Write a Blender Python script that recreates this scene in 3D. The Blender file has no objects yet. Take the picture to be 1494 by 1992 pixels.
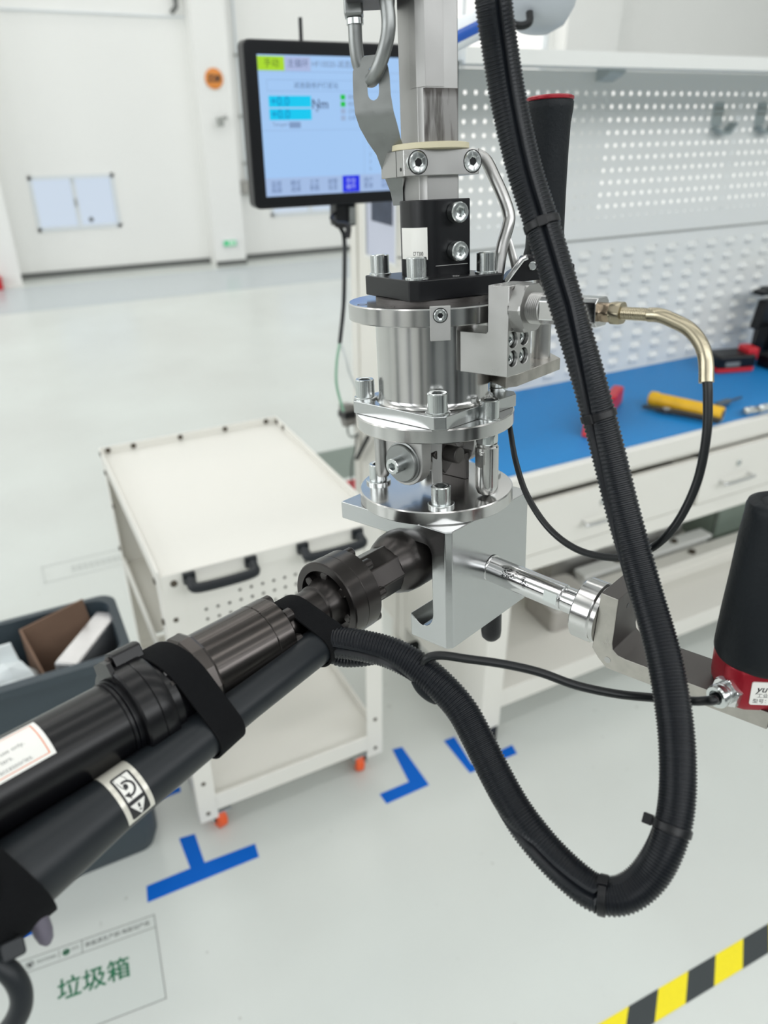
import bpy, bmesh, math, random
from math import sin, cos, pi, radians
from mathutils import Vector, Matrix

random.seed(7)
scn = bpy.context.scene
COL = scn.collection

# ------------------------------------------------------------------ camera
cam_d = bpy.data.cameras.new('camera')
cam = bpy.data.objects.new('camera', cam_d); COL.objects.link(cam)
cam.location = (0, 0, 1.58)
cam.rotation_euler = (radians(90 - 28.8), 0, radians(-27.6))
cam_d.sensor_fit = 'VERTICAL'; cam_d.sensor_height = 36; cam_d.sensor_width = 27
cam_d.lens = 1450 * 36 / 1992
cam_d.clip_start = .02; cam_d.clip_end = 100
cam_d.dof.use_dof = True
cam_d.dof.focus_distance = .50
cam_d.dof.aperture_fstop = 6.6
scn.camera = cam

# ------------------------------------------------------------------ world, lights, exposure
wd = bpy.data.worlds.new('hall_air'); scn.world = wd; wd.use_nodes = True
wbg = wd.node_tree.nodes['Background']
wbg.inputs[0].default_value = (.80, .88, 1, 1); wbg.inputs[1].default_value = .35
scn.view_settings.view_transform = 'Standard'
scn.view_settings.look = 'None'
scn.view_settings.exposure = 0.0
scn.view_settings.gamma = 1
scn.view_settings.use_curve_mapping = False
scn.cycles.use_denoising = True
scn.cycles.max_bounces = 12; scn.cycles.diffuse_bounces = 8
scn.cycles.sample_clamp_indirect = 6

def hall_light(name, loc, sx, sy, power, rot=(0, 0, 0), color=(1, .98, .955)):
    d = bpy.data.lights.new(name, 'AREA'); d.shape = 'RECTANGLE'
    d.size = sx; d.size_y = sy; d.energy = power; d.color = color
    o = bpy.data.objects.new(name, d); COL.objects.link(o)
    o.location = loc; o.rotation_euler = rot
    return o
for i, y in enumerate((-4.5, -1.2, 2.1, 5.4)):
    hall_light('ceiling_strip_light', (2.0, y, 6.9), 14, .5, 92)
hall_light('roof_light', (0, 7.6, 6.9), 12, .7, 130)
hall_light('side_fill_light', (-6.8, 2.5, 3.2), 3.4, 9, 350, (0, radians(-90), 0), (.95, .98, 1))  # unseen area lamp added as side fill; the left wall has no window
hall_light('front_fill_light', (3.5, -6.9, 5.4), 19, 2.8, 640, (radians(90), 0, 0), (.97, .99, 1))  # added fill lamp behind the camera, lights faces turned towards it

# ------------------------------------------------------------------ helpers
def srgb(*c):
    return tuple(((v / 255) / 12.92 if v / 255 <= .04045 else ((v / 255 + .055) / 1.055) ** 2.4) for v in c)

def mat(name, col, rough=.5, metal=0., spec=.5, noise=0., nscale=30., bump=0., bscale=200., rvar=0., emit=None, coat=0., aniso=0., stretch=None):
    m = bpy.data.materials.new(name); m.use_nodes = True
    nt = m.node_tree; b = nt.nodes['Principled BSDF']
    c = srgb(*col) if max(col) > 1 else tuple(col)
    b.inputs['Base Color'].default_value = (*c, 1)
    b.inputs['Roughness'].default_value = rough
    b.inputs['Metallic'].default_value = metal
    b.inputs['Specular IOR Level'].default_value = spec
    if coat: b.inputs['Coat Weight'].default_value = coat; b.inputs['Coat Roughness'].default_value = .1
    if aniso: b.inputs['Anisotropic'].default_value = aniso
    if emit:
        b.inputs['Emission Color'].default_value = (*c, 1); b.inputs['Emission Strength'].default_value = emit
        b.inputs['Base Color'].default_value = (0, 0, 0, 1)
    L = nt.links.new
    if noise or bump or rvar:
        tc = nt.nodes.new('ShaderNodeTexCoord'); src = tc.outputs['Object']
        if stretch:
            mp = nt.nodes.new('ShaderNodeMapping'); mp.inputs['Scale'].default_value = stretch
            L(src, mp.inputs[0]); src = mp.outputs[0]
    if noise or rvar:
        n = nt.nodes.new('ShaderNodeTexNoise'); n.inputs['Scale'].default_value = nscale; n.inputs['Detail'].default_value = 5
        L(src, n.inputs['Vector'])
        if noise:
            mx = nt.nodes.new('ShaderNodeMix'); mx.data_type = 'RGBA'
            mx.inputs[6].default_value = (*[v * (1 - noise) for v in c], 1)
            mx.inputs[7].default_value = (*[min(1, v * (1 + noise)) for v in c], 1)
            L(n.outputs['Fac'], mx.inputs[0]); L(mx.outputs[2], b.inputs['Base Color'])
        if rvar:
            mr = nt.nodes.new('ShaderNodeMapRange')
            mr.inputs['From Min'].default_value = .3; mr.inputs['From Max'].default_value = .7
            mr.inputs['To Min'].default_value = max(.02, rough - rvar); mr.inputs['To Max'].default_value = rough + rvar
            L(n.outputs['Fac'], mr.inputs[0]); L(mr.outputs[0], b.inputs['Roughness'])
    if bump:
        n2 = nt.nodes.new('ShaderNodeTexNoise'); n2.inputs['Scale'].default_value = bscale; n2.inputs['Detail'].default_value = 3
        L(src, n2.inputs['Vector'])
        bp = nt.nodes.new('ShaderNodeBump'); bp.inputs['Strength'].default_value = bump; bp.inputs['Distance'].default_value = .001
        L(n2.outputs['Fac'], bp.inputs['Height']); L(bp.outputs[0], b.inputs['Normal'])
    return m

class MB:
    """collects geometry for one mesh; M is the current placement"""
    def __init__(s, M=None): s.v = []; s.f = []; s.mi = []; s.M = M or Matrix(); s.cur = 0
    def add(s, vs, fs, M=None):
        T = s.M @ M if M is not None else s.M
        o = len(s.v)
        s.v += [tuple(T @ Vector(p)) for p in vs]
        s.f += [tuple(o + i for i in f) for f in fs]
        s.mi += [s.cur] * len(fs)
        return s
    def box(s, a, b, M=None):
        x0, y0, z0 = a; x1, y1, z1 = b
        vs = [(x0, y0, z0), (x1, y0, z0), (x1, y1, z0), (x0, y1, z0), (x0, y0, z1), (x1, y0, z1), (x1, y1, z1), (x0, y1, z1)]
        return s.add(vs, [(3, 2, 1, 0), (4, 5, 6, 7), (0, 1, 5, 4), (1, 2, 6, 5), (2, 3, 7, 6), (3, 0, 4, 7)], M)
    def prism(s, poly, z0, z1, M=None):
        n = len(poly)
        ar = sum(poly[i][0] * poly[(i + 1) % n][1] - poly[(i + 1) % n][0] * poly[i][1] for i in range(n))
        if ar < 0: poly = poly[::-1]
        vs = [(x, y, z0) for x, y in poly] + [(x, y, z1) for x, y in poly]
        fs = [tuple(range(n - 1, -1, -1)), tuple(range(n, 2 * n))] + [(i, (i + 1) % n, n + (i + 1) % n, n + i) for i in range(n)]
        return s.add(vs, fs, M)
    def loft(s, rings, M=None, cap=True, closed=True):
        n = len(rings[0]); vs = [p for r in rings for p in r]; fs = []
        for k in range(len(rings) - 1):
            for i in range(n if closed else n - 1):
                j = (i + 1) % n
                fs.append((k * n + i, k * n + j, (k + 1) * n + j, (k + 1) * n + i))
        if cap:
            fs.append(tuple(range(n - 1, -1, -1))); b = (len(rings) - 1) * n; fs.append(tuple(range(b, b + n)))
        return s.add(vs, fs, M)
    def lathe(s, prof, M=None, n=40, fn=None):
        """prof: list of (radius, z) from bottom to top; ends are capped"""
        rings = [[(r * cos(2 * pi * i / n), r * sin(2 * pi * i / n), z) for i in range(n)] for r, z in prof]
        return s.loft(rings, M)
    def tube(s, pts, r, n=12, M=None, squash=None):
        pts = [Vector(p) for p in pts]; rad = r if isinstance(r, (list, tuple)) else [r] * len(pts)
        up = None; rings = []
        for i, p in enumerate(pts):
            t = (pts[min(i + 1, len(pts) - 1)] - pts[max(i - 1, 0)]).normalized()
            if up is None:
                up = t.orthogonal().normalized()
            up = (up - t * up.dot(t)).normalized(); sd = t.cross(up)
            k = squash or 1
            rings.append([tuple(p + up * (rad[i] * cos(2 * pi * j / n)) + sd * (rad[i] * k * sin(2 * pi * j / n))) for j in range(n)])
        return s.loft(rings, M)
    def sphere(s, c, r, M=None, n=16, m=10, sz=1):
        prof = [(max(1e-5, r * sin(pi * k / m)), -r * cos(pi * k / m) * sz) for k in range(m + 1)]
        return s.lathe(prof, (M or Matrix()) @ Matrix.Translation(c), n)

def finish(me, smooth=35):
    me.shade_smooth()
    me.set_sharp_from_angle(angle=radians(smooth))

def obj(name, mb, m, parent=None, bevel=0, smooth=35, label=None, seg=2):
    me = bpy.data.meshes.new(name)
    me.from_pydata(mb.v, [], mb.f); me.validate(); me.update()
    bm = bmesh.new(); bm.from_mesh(me)
    bmesh.ops.recalc_face_normals(bm, faces=bm.faces); bm.to_mesh(me); bm.free()
    ms = m if isinstance(m, (list, tuple)) else [m]
    for x in ms: me.materials.append(x)
    if len(ms) > 1:
        for p, i in zip(me.polygons, mb.mi): p.material_index = i
    finish(me, smooth)
    o = bpy.data.objects.new(name, me); COL.objects.link(o)
    if parent is not None: o.parent = parent
    if bevel:
        b = o.modifiers.new('bevel', 'BEVEL'); b.width = bevel; b.segments = seg; b.limit_method = 'ANGLE'; b.angle_limit = radians(40); b.harden_normals = True
    if label: o['label'] = label
    return o

def thing(name, label, cat, M=None, group=None):
    o = bpy.data.objects.new(name, None); COL.objects.link(o); o.empty_display_size = .05
    if M is not None: o.matrix_world = M
    o['label'] = label; o['category'] = cat
    if group: o['group'] = group
    return o
def tag(o, label, cat, group=None, kind=None):
    o['label'] = label; o['category'] = cat
    if group: o['group'] = group
    if kind: o['kind'] = kind
    return o
def struct(name, mb, m, bevel=0, parent=None):
    o = obj(name, mb, m, parent, bevel)
    if parent is None: o['kind'] = 'structure'
    return o
def dup(o, parent=None, M=None, deep=True):
    c = o.copy(); COL.objects.link(c)
    if parent is not None: c.parent = parent
    if M is not None: c.matrix_basis = M
    if deep:
        for ch in list(o.children):
            dup(ch, c)
    return c
def T(x, y=None, z=None):
    return Matrix.Translation(Vector((x, y, z)) if y is not None else Vector(x))
def frame(o, z, x=None):
    """placement whose Z axis is z (and X as near to x as possible)"""
    z = Vector(z).normalized(); x = Vector(x) if x is not None else z.orthogonal()
    x = (x - z * x.dot(z)).normalized(); y = z.cross(x)
    m = Matrix((x, y, z)).transposed().to_4x4(); m.translation = Vector(o); return m
def rotz(a): return Matrix.Rotation(radians(a), 4, 'Z')
def catmull(pts, n=8):
    P = [Vector(p) for p in pts]; P = [2 * P[0] - P[1]] + P + [2 * P[-1] - P[-2]]; out = []
    for i in range(1, len(P) - 2):
        a, b, c, d = P[i - 1:i + 3]
        for k in range(n):
            t = k / n
            out.append(.5 * (2 * b + (c - a) * t + (2 * a - 5 * b + 4 * c - d) * t * t + (3 * b - a - 3 * c + d) * t ** 3))
    out.append(P[-2]); return out
def resample(pts, step):
    pts = [Vector(p) for p in pts]; out = [pts[0].copy()]; acc = 0
    for a, b in zip(pts, pts[1:]):
        L = (b - a).length; d = step - acc
        while d <= L and L > 0:
            out.append(a + (b - a) * (d / L)); d += step
        acc = (acc + L) % step if L else acc
    return out
def rrect(x0, y0, x1, y1, r, n=5):
    o = []
    for cx, cy, a in ((x1 - r, y1 - r, 0), (x0 + r, y1 - r, 90), (x0 + r, y0 + r, 180), (x1 - r, y0 + r, 270)):
        o += [(cx + r * cos(radians(a + 90 * k / n)), cy + r * sin(radians(a + 90 * k / n))) for k in range(n + 1)]
    return o
def text2d(s, size=1., align='CENTER', bold=0., valign='CENTER'):
    """flat lettering as (verts2d, faces)"""
    c = bpy.data.curves.new('lettering', 'FONT'); c.body = s; c.size = size; c.align_x = align; c.align_y = valign
    c.offset = bold; c.resolution_u = 3; c.fill_mode = 'FRONT'
    o = bpy.data.objects.new('lettering', c); COL.objects.link(o)
    dg = bpy.context.evaluated_depsgraph_get(); me = bpy.data.meshes.new_from_object(o.evaluated_get(dg))
    vs = [(v.co.x, v.co.y) for v in me.vertices]; fs = [tuple(p.vertices) for p in me.polygons]
    bpy.data.objects.remove(o); bpy.data.curves.remove(c); bpy.data.meshes.remove(me)
    return vs, fs
def hexr(a, af): # hexagon of across-flats af at angle a
    k = (a % (pi / 3)) - pi / 6
    return af / 2 / cos(k)
def socket_screw(mb, M, r, h, af, depth, n=36, knurl=True):
    """cylinder head cap screw with a hexagon socket; z=0 is the underside of the head"""
    A = [2 * pi * i / n for i in range(n)]
    def c(rr, z): return [(rr * cos(a), rr * sin(a), z) for a in A]
    def hx(z, s=1): return [(hexr(a, af) * s * cos(a), hexr(a, af) * s * sin(a), z) for a in A]
    mb.loft([c(r, 0), c(r, h - .1 * r), c(r * .9, h), c(af * .66, h), hx(h - .06 * r), hx(h - depth), [(.001 * cos(a) * r, .001 * r * sin(a), h - depth - .1 * r) for a in A]], M)
def hexnut(mb, M, af, h, rin=0, n=36):
    A = [2 * pi * i / n for i in range(n)]
    def hx(z): return [(hexr(a, af) * cos(a), hexr(a, af) * sin(a), z) for a in A]
    def ch(z): return [(min(hexr(a, af), af * .53) * cos(a), min(hexr(a, af), af * .53) * sin(a), z) for a in A]
    e = .07 * h
    mb.loft([ch(0), hx(e * 1.6), hx(h - e * 1.6), ch(h)], M)

# ------------------------------------------------------------------ materials
M_floor = None
def floor_mat():
    m = mat('epoxy_floor', (200, 206, 202), .24, 0, .5)
    nt = m.node_tree; b = nt.nodes['Principled BSDF']; L = nt.links.new
    tc = nt.nodes.new('ShaderNodeTexCoord')
    n1 = nt.nodes.new('ShaderNodeTexNoise'); n1.inputs['Scale'].default_value = 1.3; n1.inputs['Detail'].default_value = 4
    n2 = nt.nodes.new('ShaderNodeTexNoise'); n2.inputs['Scale'].default_value = 26; n2.inputs['Detail'].default_value = 6
    n3 = nt.nodes.new('ShaderNodeTexVoronoi'); n3.inputs['Scale'].default_value = 11
    for n in (n1, n2, n3): L(tc.outputs['Object'], n.inputs['Vector'])
    r1 = nt.nodes.new('ShaderNodeValToRGB'); e = r1.color_ramp.elements
    e[0].position = .3; e[0].color = (*srgb(199, 202, 198), 1); e[1].position = .75; e[1].color = (*srgb(208, 213, 209), 1)
    L(n1.outputs['Fac'], r1.inputs[0])
    rr = nt.nodes.new('ShaderNodeValToRGB'); e = rr.color_ramp.elements
    e[0].position = .71; e[0].color = (0, 0, 0, 1); e[1].position = .76; e[1].color = (1, 1, 1, 1)
    L(n2.outputs['Fac'], rr.inputs[0])
    sp = nt.nodes.new('ShaderNodeMath'); sp.operation = 'LESS_THAN'; sp.inputs[1].default_value = .035
    L(n3.outputs['Distance'], sp.inputs[0])
    ad = nt.nodes.new('ShaderNodeMath'); ad.operation = 'MAXIMUM'; L(rr.outputs[0], ad.inputs[0]); L(sp.outputs[0], ad.inputs[1])
    ml = nt.nodes.new('ShaderNodeMath'); ml.operation = 'MULTIPLY'; ml.inputs[1].default_value = .35; L(ad.outputs[0], ml.inputs[0])
    mx = nt.nodes.new('ShaderNodeMix'); mx.data_type = 'RGBA'; mx.inputs[7].default_value = (*srgb(128, 126, 120), 1)
    L(ml.outputs[0], mx.inputs[0]); L(r1.outputs[0], mx.inputs[6]); L(mx.outputs[2], b.inputs['Base Color'])
    return m
M_floor = floor_mat()
M_aisle = mat('grey_floor_paint', (183, 190, 193), .22)
M_wall = mat('white_wall_paint', (232, 232, 229), .7, noise=.012, nscale=2)
M_dimwall = mat('dimmed_front_wall', (150, 154, 155), .7)  # unseen front wall darkened so the steel reflects less brightness
M_refldark = mat('dark_for_reflections', (74, 80, 84), .5)  # dark tone for added columns that show only in reflections
M_base = mat('dark_baseboard', (96, 98, 96), .6)
M_ceil = mat('ceiling_sheet', (205, 207, 208), .8)
M_frame = mat('window_frame_white', (214, 219, 222), .4)
M_pane = mat('frosted_pane', (216, 230, 246), .3, emit=.86)
M_bright = mat('bright_pane', (255, 255, 250), .3, emit=1.3)
M_pcw = mat('powder_coat_warm_white', (223, 221, 214), .42, bump=.04, bscale=900)
M_pcg = mat('powder_coat_light_grey', (224, 225, 222), .45, bump=.04, bscale=900)
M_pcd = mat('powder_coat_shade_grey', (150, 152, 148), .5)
M_mat = mat('blue_rubber_mat', (16, 124, 190), .5, noise=.05, nscale=60)
M_alu = mat('machined_aluminium', (.48, .475, .465), .32, 1, rvar=.06, nscale=40, bump=.03, bscale=3000)
M_turn = mat('turned_steel', (.58, .575, .565), .19, 1, rvar=.03, nscale=25)
M_plate = mat('ground_steel_plate', (.49, .50, .50), .20, 1, rvar=.07, nscale=14, noise=.06, bump=.03, bscale=260)
M_grey = mat('dull_grey_steel', (.50, .495, .485), .42, 1, rvar=.08, nscale=30)
M_dplate = mat('brown_grey_steel', (.13, .122, .118), .5, 1, noise=.12, nscale=40, rvar=.08)
M_worn = mat('worn_bright_steel', (.44, .42, .385), .36, 1, noise=.4, nscale=90, rvar=.1, bump=.08, bscale=300)
M_zinc = mat('zinc_plated_steel', (.60, .625, .62), .24, 1, rvar=.05, nscale=80)
M_galv = mat('galvanised_sheet', (.29, .30, .295), .40, 1, noise=.1, nscale=120, rvar=.08)
M_chrome = mat('polished_chrome', (.66, .66, .66), .14, 1)
M_brass = mat('yellow_zinc_plating', (.42, .375, .275), .26, 1, noise=.15, nscale=50, rvar=.08)
M_brassd = mat('bronze_nut_plating', (.46, .37, .27), .28, 1)
M_blk = mat('black_anodised', (10, 11, 15), .34, 0, .38)
M_blkm = mat('black_oxide_steel', (.058, .053, .051), .28, .85, noise=.2, nscale=30)
M_bronze = mat('dark_bronze_casing', (.085, .077, .073), .22, 1, rvar=.04, nscale=20)
M_motor = mat('black_motor_tube', (10, 10, 13), .27, 0, .38)
M_hand = mat('matt_black_sleeve', (27, 31, 35), .40, 0, .35)
M_velcro = mat('black_velcro', (14, 15, 17), .95, 0, .2, bump=.5, bscale=1600)
M_rubber = mat('black_rubber_grip', (11, 17, 22), .55, 0, .28, bump=.25, bscale=420)
M_loom = mat('black_loom_plastic', (13, 17, 23), .36, 0, .38)
M_slit = mat('loom_inside', (9, 10, 12), .6)
M_cable = mat('black_cable', (16, 19, 21), .36, 0, .4)
M_red = mat('red_anodised', (150, 18, 36), .33, .35)
M_redp = mat('red_plastic', (196, 30, 42), .35)
M_white = mat('white_label', (232, 231, 226), .45)
M_ink = mat('black_print', (34, 34, 36), .6)
M_inkg = mat('grey_print', (120, 122, 120), .6)
M_green = mat('green_print', (18, 104, 70), .6)
M_blue = mat('blue_floor_tape', (0, 94, 192), .6, spec=.2)
M_yel = mat('yellow_floor_tape', (240, 222, 20), .45, noise=.05, nscale=120)
M_tblk = mat('black_floor_tape', (52, 58, 60), .5)
M_bin = mat('grey_bin_plastic', (50, 61, 68), .45, bump=.05, bscale=300)
M_brown = mat('brown_cardboard', (116, 92, 76), .85, noise=.08, nscale=40)
M_foil = mat('silver_foil_card', (.62, .62, .63), .28, .8, noise=.25, nscale=14)
M_bag = mat('white_plastic_bag', (214, 220, 221), .3)
M_cream = mat('cream_nylon', (214, 206, 176), .5)
M_oran = mat('orange_castor_rubber', (232, 92, 40), .5)
M_dark = mat('dark_screw', (84, 76, 66), .5, .5)
M_scrn = mat('screen_glass', (168, 206, 250), .3, emit=.92)

# ------------------------------------------------------------------ structure
WB = 8.6
def wall_grid(name, xs, zs, holes, y, th, m):
    mb = MB()
    for i in range(len(xs) - 1):
        for k in range(len(zs) - 1):
            if (i, k) in holes: continue
            mb.box((xs[i], y, zs[k]), (xs[i + 1], y + th, zs[k + 1]))
    return struct(name, mb, m)
mb = MB(); mb.box((-7, -7, -.1), (14, 8.9, 0)); struct('floor', mb, M_floor)
wall_grid('wall_back', [-7, .59, 1.40, 3.05, 4.1, 5.05, 6.75, 7.75, 13.2, 14], [0, .1, .44, .95, 1.9, 5.2, 7.2], {(1, 2), (3, 2), (5, 1), (5, 2), (5, 3), (5, 4), (7, 1), (7, 2), (7, 3)}, WB, .25, M_wall)
mb = MB(); mb.box((-7.2, -7, 0), (-7, 8.85, 7.2)); struct('wall_left', mb, M_wall)
mb = MB(); mb.box((14, -7, 0), (14.2, 8.85, 7.2)); struct('wall_right', mb, M_wall)
mb = MB(); mb.box((-7.2, -7.2, 0), (14.2, -7, 7.2)); struct('wall_front', mb, M_dimwall)
mb = MB(); mb.box((-7.2, -7.2, 7.2), (14.2, 8.9, 7.3)); struct('ceiling', mb, M_ceil)
mb = MB(); mb.box((.33, WB - .015, 0), (2.3, WB, .055)); mb.box((2.64, WB - .015, 0), (13.9, WB, .055)); struct('baseboard_back', mb, M_base)
mb = MB(); mb.box((-7, 7.12, .0003), (13.9, 8.2, .0012)); o = struct('trim_5', mb, M_aisle)
mb = MB(); mb.box((2.3, 8.36, 0), (2.64, WB, 7.2)); struct('trim_1', mb, M_wall)
mb = MB(); mb.box((2.3, 8.35, 0), (2.645, 8.36, .05)); struct('baseboard_pillar', mb, M_base)
mb = MB(); mb.box((-.3, 8.3, 0), (.33, WB, 7.2)); struct('trim_2', mb, M_wall)
mb = MB(); mb.box((.33, WB - .02, 2.3), (2.3, WB, 2.312)); struct('trim_3', mb, M_frame)
mb = MB(); mb.box((6.83, 8.35, 0), (7.65, WB, 7.2)); struct('trim_4', mb, M_wall)
for k_, (x_, y_) in enumerate([(-6.9, v) for v in (-4.5, -1.0, 2.6, 6.2)] + [(13.7, v) for v in (-4.5, -1.0, 2.6, 6.2)]):  # unseen side columns added to put dark bands into the metal reflections
    mb = MB(); mb.box((x_ - .1, y_ - .4, 0), (x_ + .35, y_ + .4, 7.2)); struct('trim_%d' % (6 + k_), mb, M_refldark)
for k_, x_ in enumerate((-4.2, -.4, 3.4, 7.2, 11.0)):  # more added columns behind the camera, for contrast in the reflections
    mb = MB(); mb.box((x_ - .5, -7, 0), (x_ + .5, -6.6, 4.1)); struct('trim_%d' % (14 + k_), mb, M_refldark)
def window(name, x0, x1, z0, z1, pm, mull=None, deep=.12):
    mb = MB(); w = .035
    mb.box((x0, WB - .01, z0), (x1, WB + deep, z0 + w)); mb.box((x0, WB - .01, z1 - w), (x1, WB + deep, z1))
    mb.box((x0, WB - .01, z0), (x0 + w, WB + deep, z1)); mb.box((x1 - w, WB - .01, z0), (x1, WB + deep, z1))
    o = struct(name, mb, M_frame)
    for m_ in mull or []:
        q = MB(); q.box((m_ - .02, WB + .02, z0 + w), (m_ + .02, WB + deep - .01, z1 - w)); obj('mullion', q, M_frame, o)
    e = [x0 + w] + list(mull or []) + [x1 - w]
    for a, b in zip(e, e[1:]):
        q = MB(); q.box((a, WB + .07, z0 + w), (b, WB + .08, z1 - w)); obj('pane', q, pm, o)
    return o
w1 = window('window_1', .59, 1.40, .44, .95, M_pane, [1.0])
mb = MB(); mb.lathe([(.012, 0), (.024, .004), (.024, .012), (.001, .016)], frame((1.12, WB + .07, .52), (0, -1, 0)), 12); obj('latch', mb, M_base, w1)
mb = MB(); mb.box((.985, WB - .005, .66), (1.0, WB + .03, .73)); obj('handle', mb, M_pcd, w1)
w2 = window('window_2', 3.05, 4.1, .44, .95, M_pane, [3.55])
w3 = window('window_3', 5.05, 6.75, .1, 5.2, M_bright, [5.55])  # glow carried down near the floor to brighten the perforated panel's holes
w4 = window('added_glow_window', 7.75, 13.2, .1, 1.9, M_bright, [9.1, 10.45, 11.8])  # invented glowing panes, added so the perforated panel's holes look bright

# wall fittings far behind
t = thing('column_sign', 'round orange sign on the white pillar left of the monitor', 'sign', T(2.465, 8.352, 1.785))
mb = MB(); mb.lathe([(.092, 0), (.092, .004), (.088, .005)], frame((0, 0, 0), (0, -1, 0)), 40); obj('disc', mb, mat('orange_sign', (222, 138, 58), .5), t)
vs, fs = text2d('Z28', .078, bold=.004); mb = MB(); mb.add([(x, -.0055, y) for x, y in vs], fs); obj('lettering', mb, M_ink, t)
for nm, x, lb in (('conduit_pipe', 2.68, 'thin grey pipe down the wall beside the pillar, nearer the pillar'), ('conduit_pipe', 2.79, 'thin grey pipe down the wall ending at the grey box')):
    t = thing(nm, lb, 'pipe', T(x, 8.57, .8), 'pipes on the far wall')
    mb = MB(); mb.tube([(0, 0, 0 if x > 2.7 else -.79), (0, 0, 6.3)], .013, 10); obj('pipe', mb, M_frame, t)
    for z in (.2, .65, 1.2, 1.75):
        mb = MB(); mb.box((-.022, -.016, z - .012), (.022, .03, z + .012)); obj('clip', mb, M_pcd, t)
t = thing('junction_box', 'grey electrical box on the far wall left of the monitor', 'electrical box', T(2.77, 8.6, .70))
mb = MB(); mb.box((-.08, -.09, 0), (.08, 0, .13)); obj('body', mb, mat('box_grey', (150, 148, 144), .5), t, .006)
mb = MB(); mb.box((-.074, -.098, .006), (.074, -.09, .124)); obj('cover', mb, mat('box_cover', (160, 158, 153), .5), t, .004)
t = thing('exit_sign', 'small green lit exit sign low on the white pillar', 'sign', T(2.47, 8.36, .235))
mb = MB(); mb.box((-.085, -.03, -.035), (.085, 0, .035)); obj('housing', mb, M_frame, t, .004)
mb = MB(); mb.box((-.075, -.032, -.027), (.06, -.03, .027)); obj('lit_panel', mb, mat('exit_green', (70, 214, 140), .4, emit=.8), t)
mb = MB(); mb.box((-.02, -.0335, -.018), (.012, -.032, .02)); mb.box((.02, -.0335, -.018), (.045, -.032, .018)); obj('symbol', mb, mat('exit_white', (214, 250, 228), .4, emit=.8), t)
t = thing('wall_camera', 'small grey camera on a bracket under the orange sign', 'camera', T(2.5, 8.36, 1.42))
mb = MB(); mb.tube([(.06, 0, .02), (.04, -.05, .03), (-.02, -.09, .02)], .012, 8); obj('bracket', mb, M_pcd, t)
mb = MB(); mb.box((-.065, -.15, -.055), (-.015, -.05, .03)); obj('body', mb, M_pcd, t, .01)
t = thing('wall_bracket', 'dark grey hooked bracket high on the wall at the top of the picture', 'bracket', T(2.2, 8.58, 2.33))
mb = MB(); mb.tube([(.01, 0, .3), (.02, -.03, .14), (.01, -.06, .05), (-.04, -.05, 0)], .022, 10); obj('hook', mb, M_base, t)
t = thing('red_floor_box', 'red box on the floor at the left edge of the far wall', 'box', T(.12, 8.16, 0))
mb = MB(); mb.box((-.3, 0, 0), (.03, .12, .10)); obj('body', mb, M_redp, t, .01)
mb = MB(); mb.box((-.305, -.005, .10), (.035, .125, .115)); obj('lid', mb, M_redp, t, .004)

# ------------------------------------------------------------------ floor markings
def decal(name, polys, m, label, cat, z=.0005, group=None, kind=None):
    mb = MB()
    for p in polys: mb.prism([(q[0], q[1]) for q in p], .0001, z)
    return tag(obj(name, mb, m), label, cat, group)
decal('floor_tape', [[(0.0198, 1.2168, 0), (0.1209, 1.2158, 0), (0.1175, 1.3091, 0), (0.1556, 1.304, 0), (0.155, 1.2148, 0), (0.2779, 1.2089, 0), (0.2746, 1.1693, -0), (0.0132, 1.1749, 0)]], M_blue,
      'blue tape T on the floor in front of the orange castor', 'floor tape')
decal('floor_tape', [[(0.7156, 1.3194, 0), (0.7443, 1.3151, 0), (0.7441, 1.1656, 0), (0.6159, 1.1639, 0), (0.6137, 1.1999, -0), (0.701, 1.1996, 0)]], M_blue,
      'blue tape corner on the floor just right of the white trolley', 'floor tape')
decal('floor_tape', [[(0.8595, 1.2807, -0), (0.8949, 1.2798, 0), (0.8827, 1.1718, 0), (1.0215, 1.1787, 0), (1.015, 1.146, 0), (0.8611, 1.1491, 0)]], M_blue,
      'blue tape corner on the floor at the foot of the workbench leg', 'floor tape')
decal('floor_tape', [[(-0.3453, 1.2744, 0), (-0.1937, 1.2557, 0), (-0.1939, 1.2133, 0), (-0.3368, 1.2287, 0)]], M_blue,
      'blue tape strip on the floor at the lower left under the tool', 'floor tape')
decal('floor_tape', [[(0.0945, 1.475, 0), (0.1594, 1.4656, 0), (0.1576, 1.4476, -0), (0.0883, 1.447, 0)]], M_blue,
      'blue tape scrap on the floor between the bin and the trolley', 'floor tape')
# hazard tape: base strip with stripes as parts
ht = thing('hazard_tape', 'black and yellow striped tape across the floor at the lower right', 'floor tape', Matrix())
A = Vector((0.7409, 0.51, 0)); B = Vector((1.2093, 0.4941, 0)); C_ = Vector((0.8344, 0.461, 0)); D_ = Vector((1.1473, 0.4455, 0))
ux = (B - A).normalized(); uy = Vector((-ux.y, ux.x, 0)); wid = abs((C_ - A).dot(uy))
mb = MB(); q = [A - ux * .5, B + ux * .6, B + ux * .6 - uy * wid, A - ux * .5 - uy * wid]
mb.prism([(p.x, p.y) for p in q], .0001, .0006); obj('black_strip', mb, M_tblk, ht)
ys = [(Vector((0.8939, 0.5066, 0)), Vector((0.9747, 0.5011, 0)), Vector((0.9245, 0.4626, 0)), Vector((0.839, 0.4632, 0))),
      (Vector((1.0526, 0.4995, 0)), Vector((1.1366, 0.4962, 0)), Vector((1.0868, 0.4578, 0)), Vector((0.9998, 0.4588, 0)))]
pit = ((ys[1][0] - ys[0][0]).dot(ux)); top = (ys[0][0] - A).dot(ux); sw = (ys[0][1] - ys[0][0]).dot(ux)
sl = (ys[0][3] - A).dot(ux) - top
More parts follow.
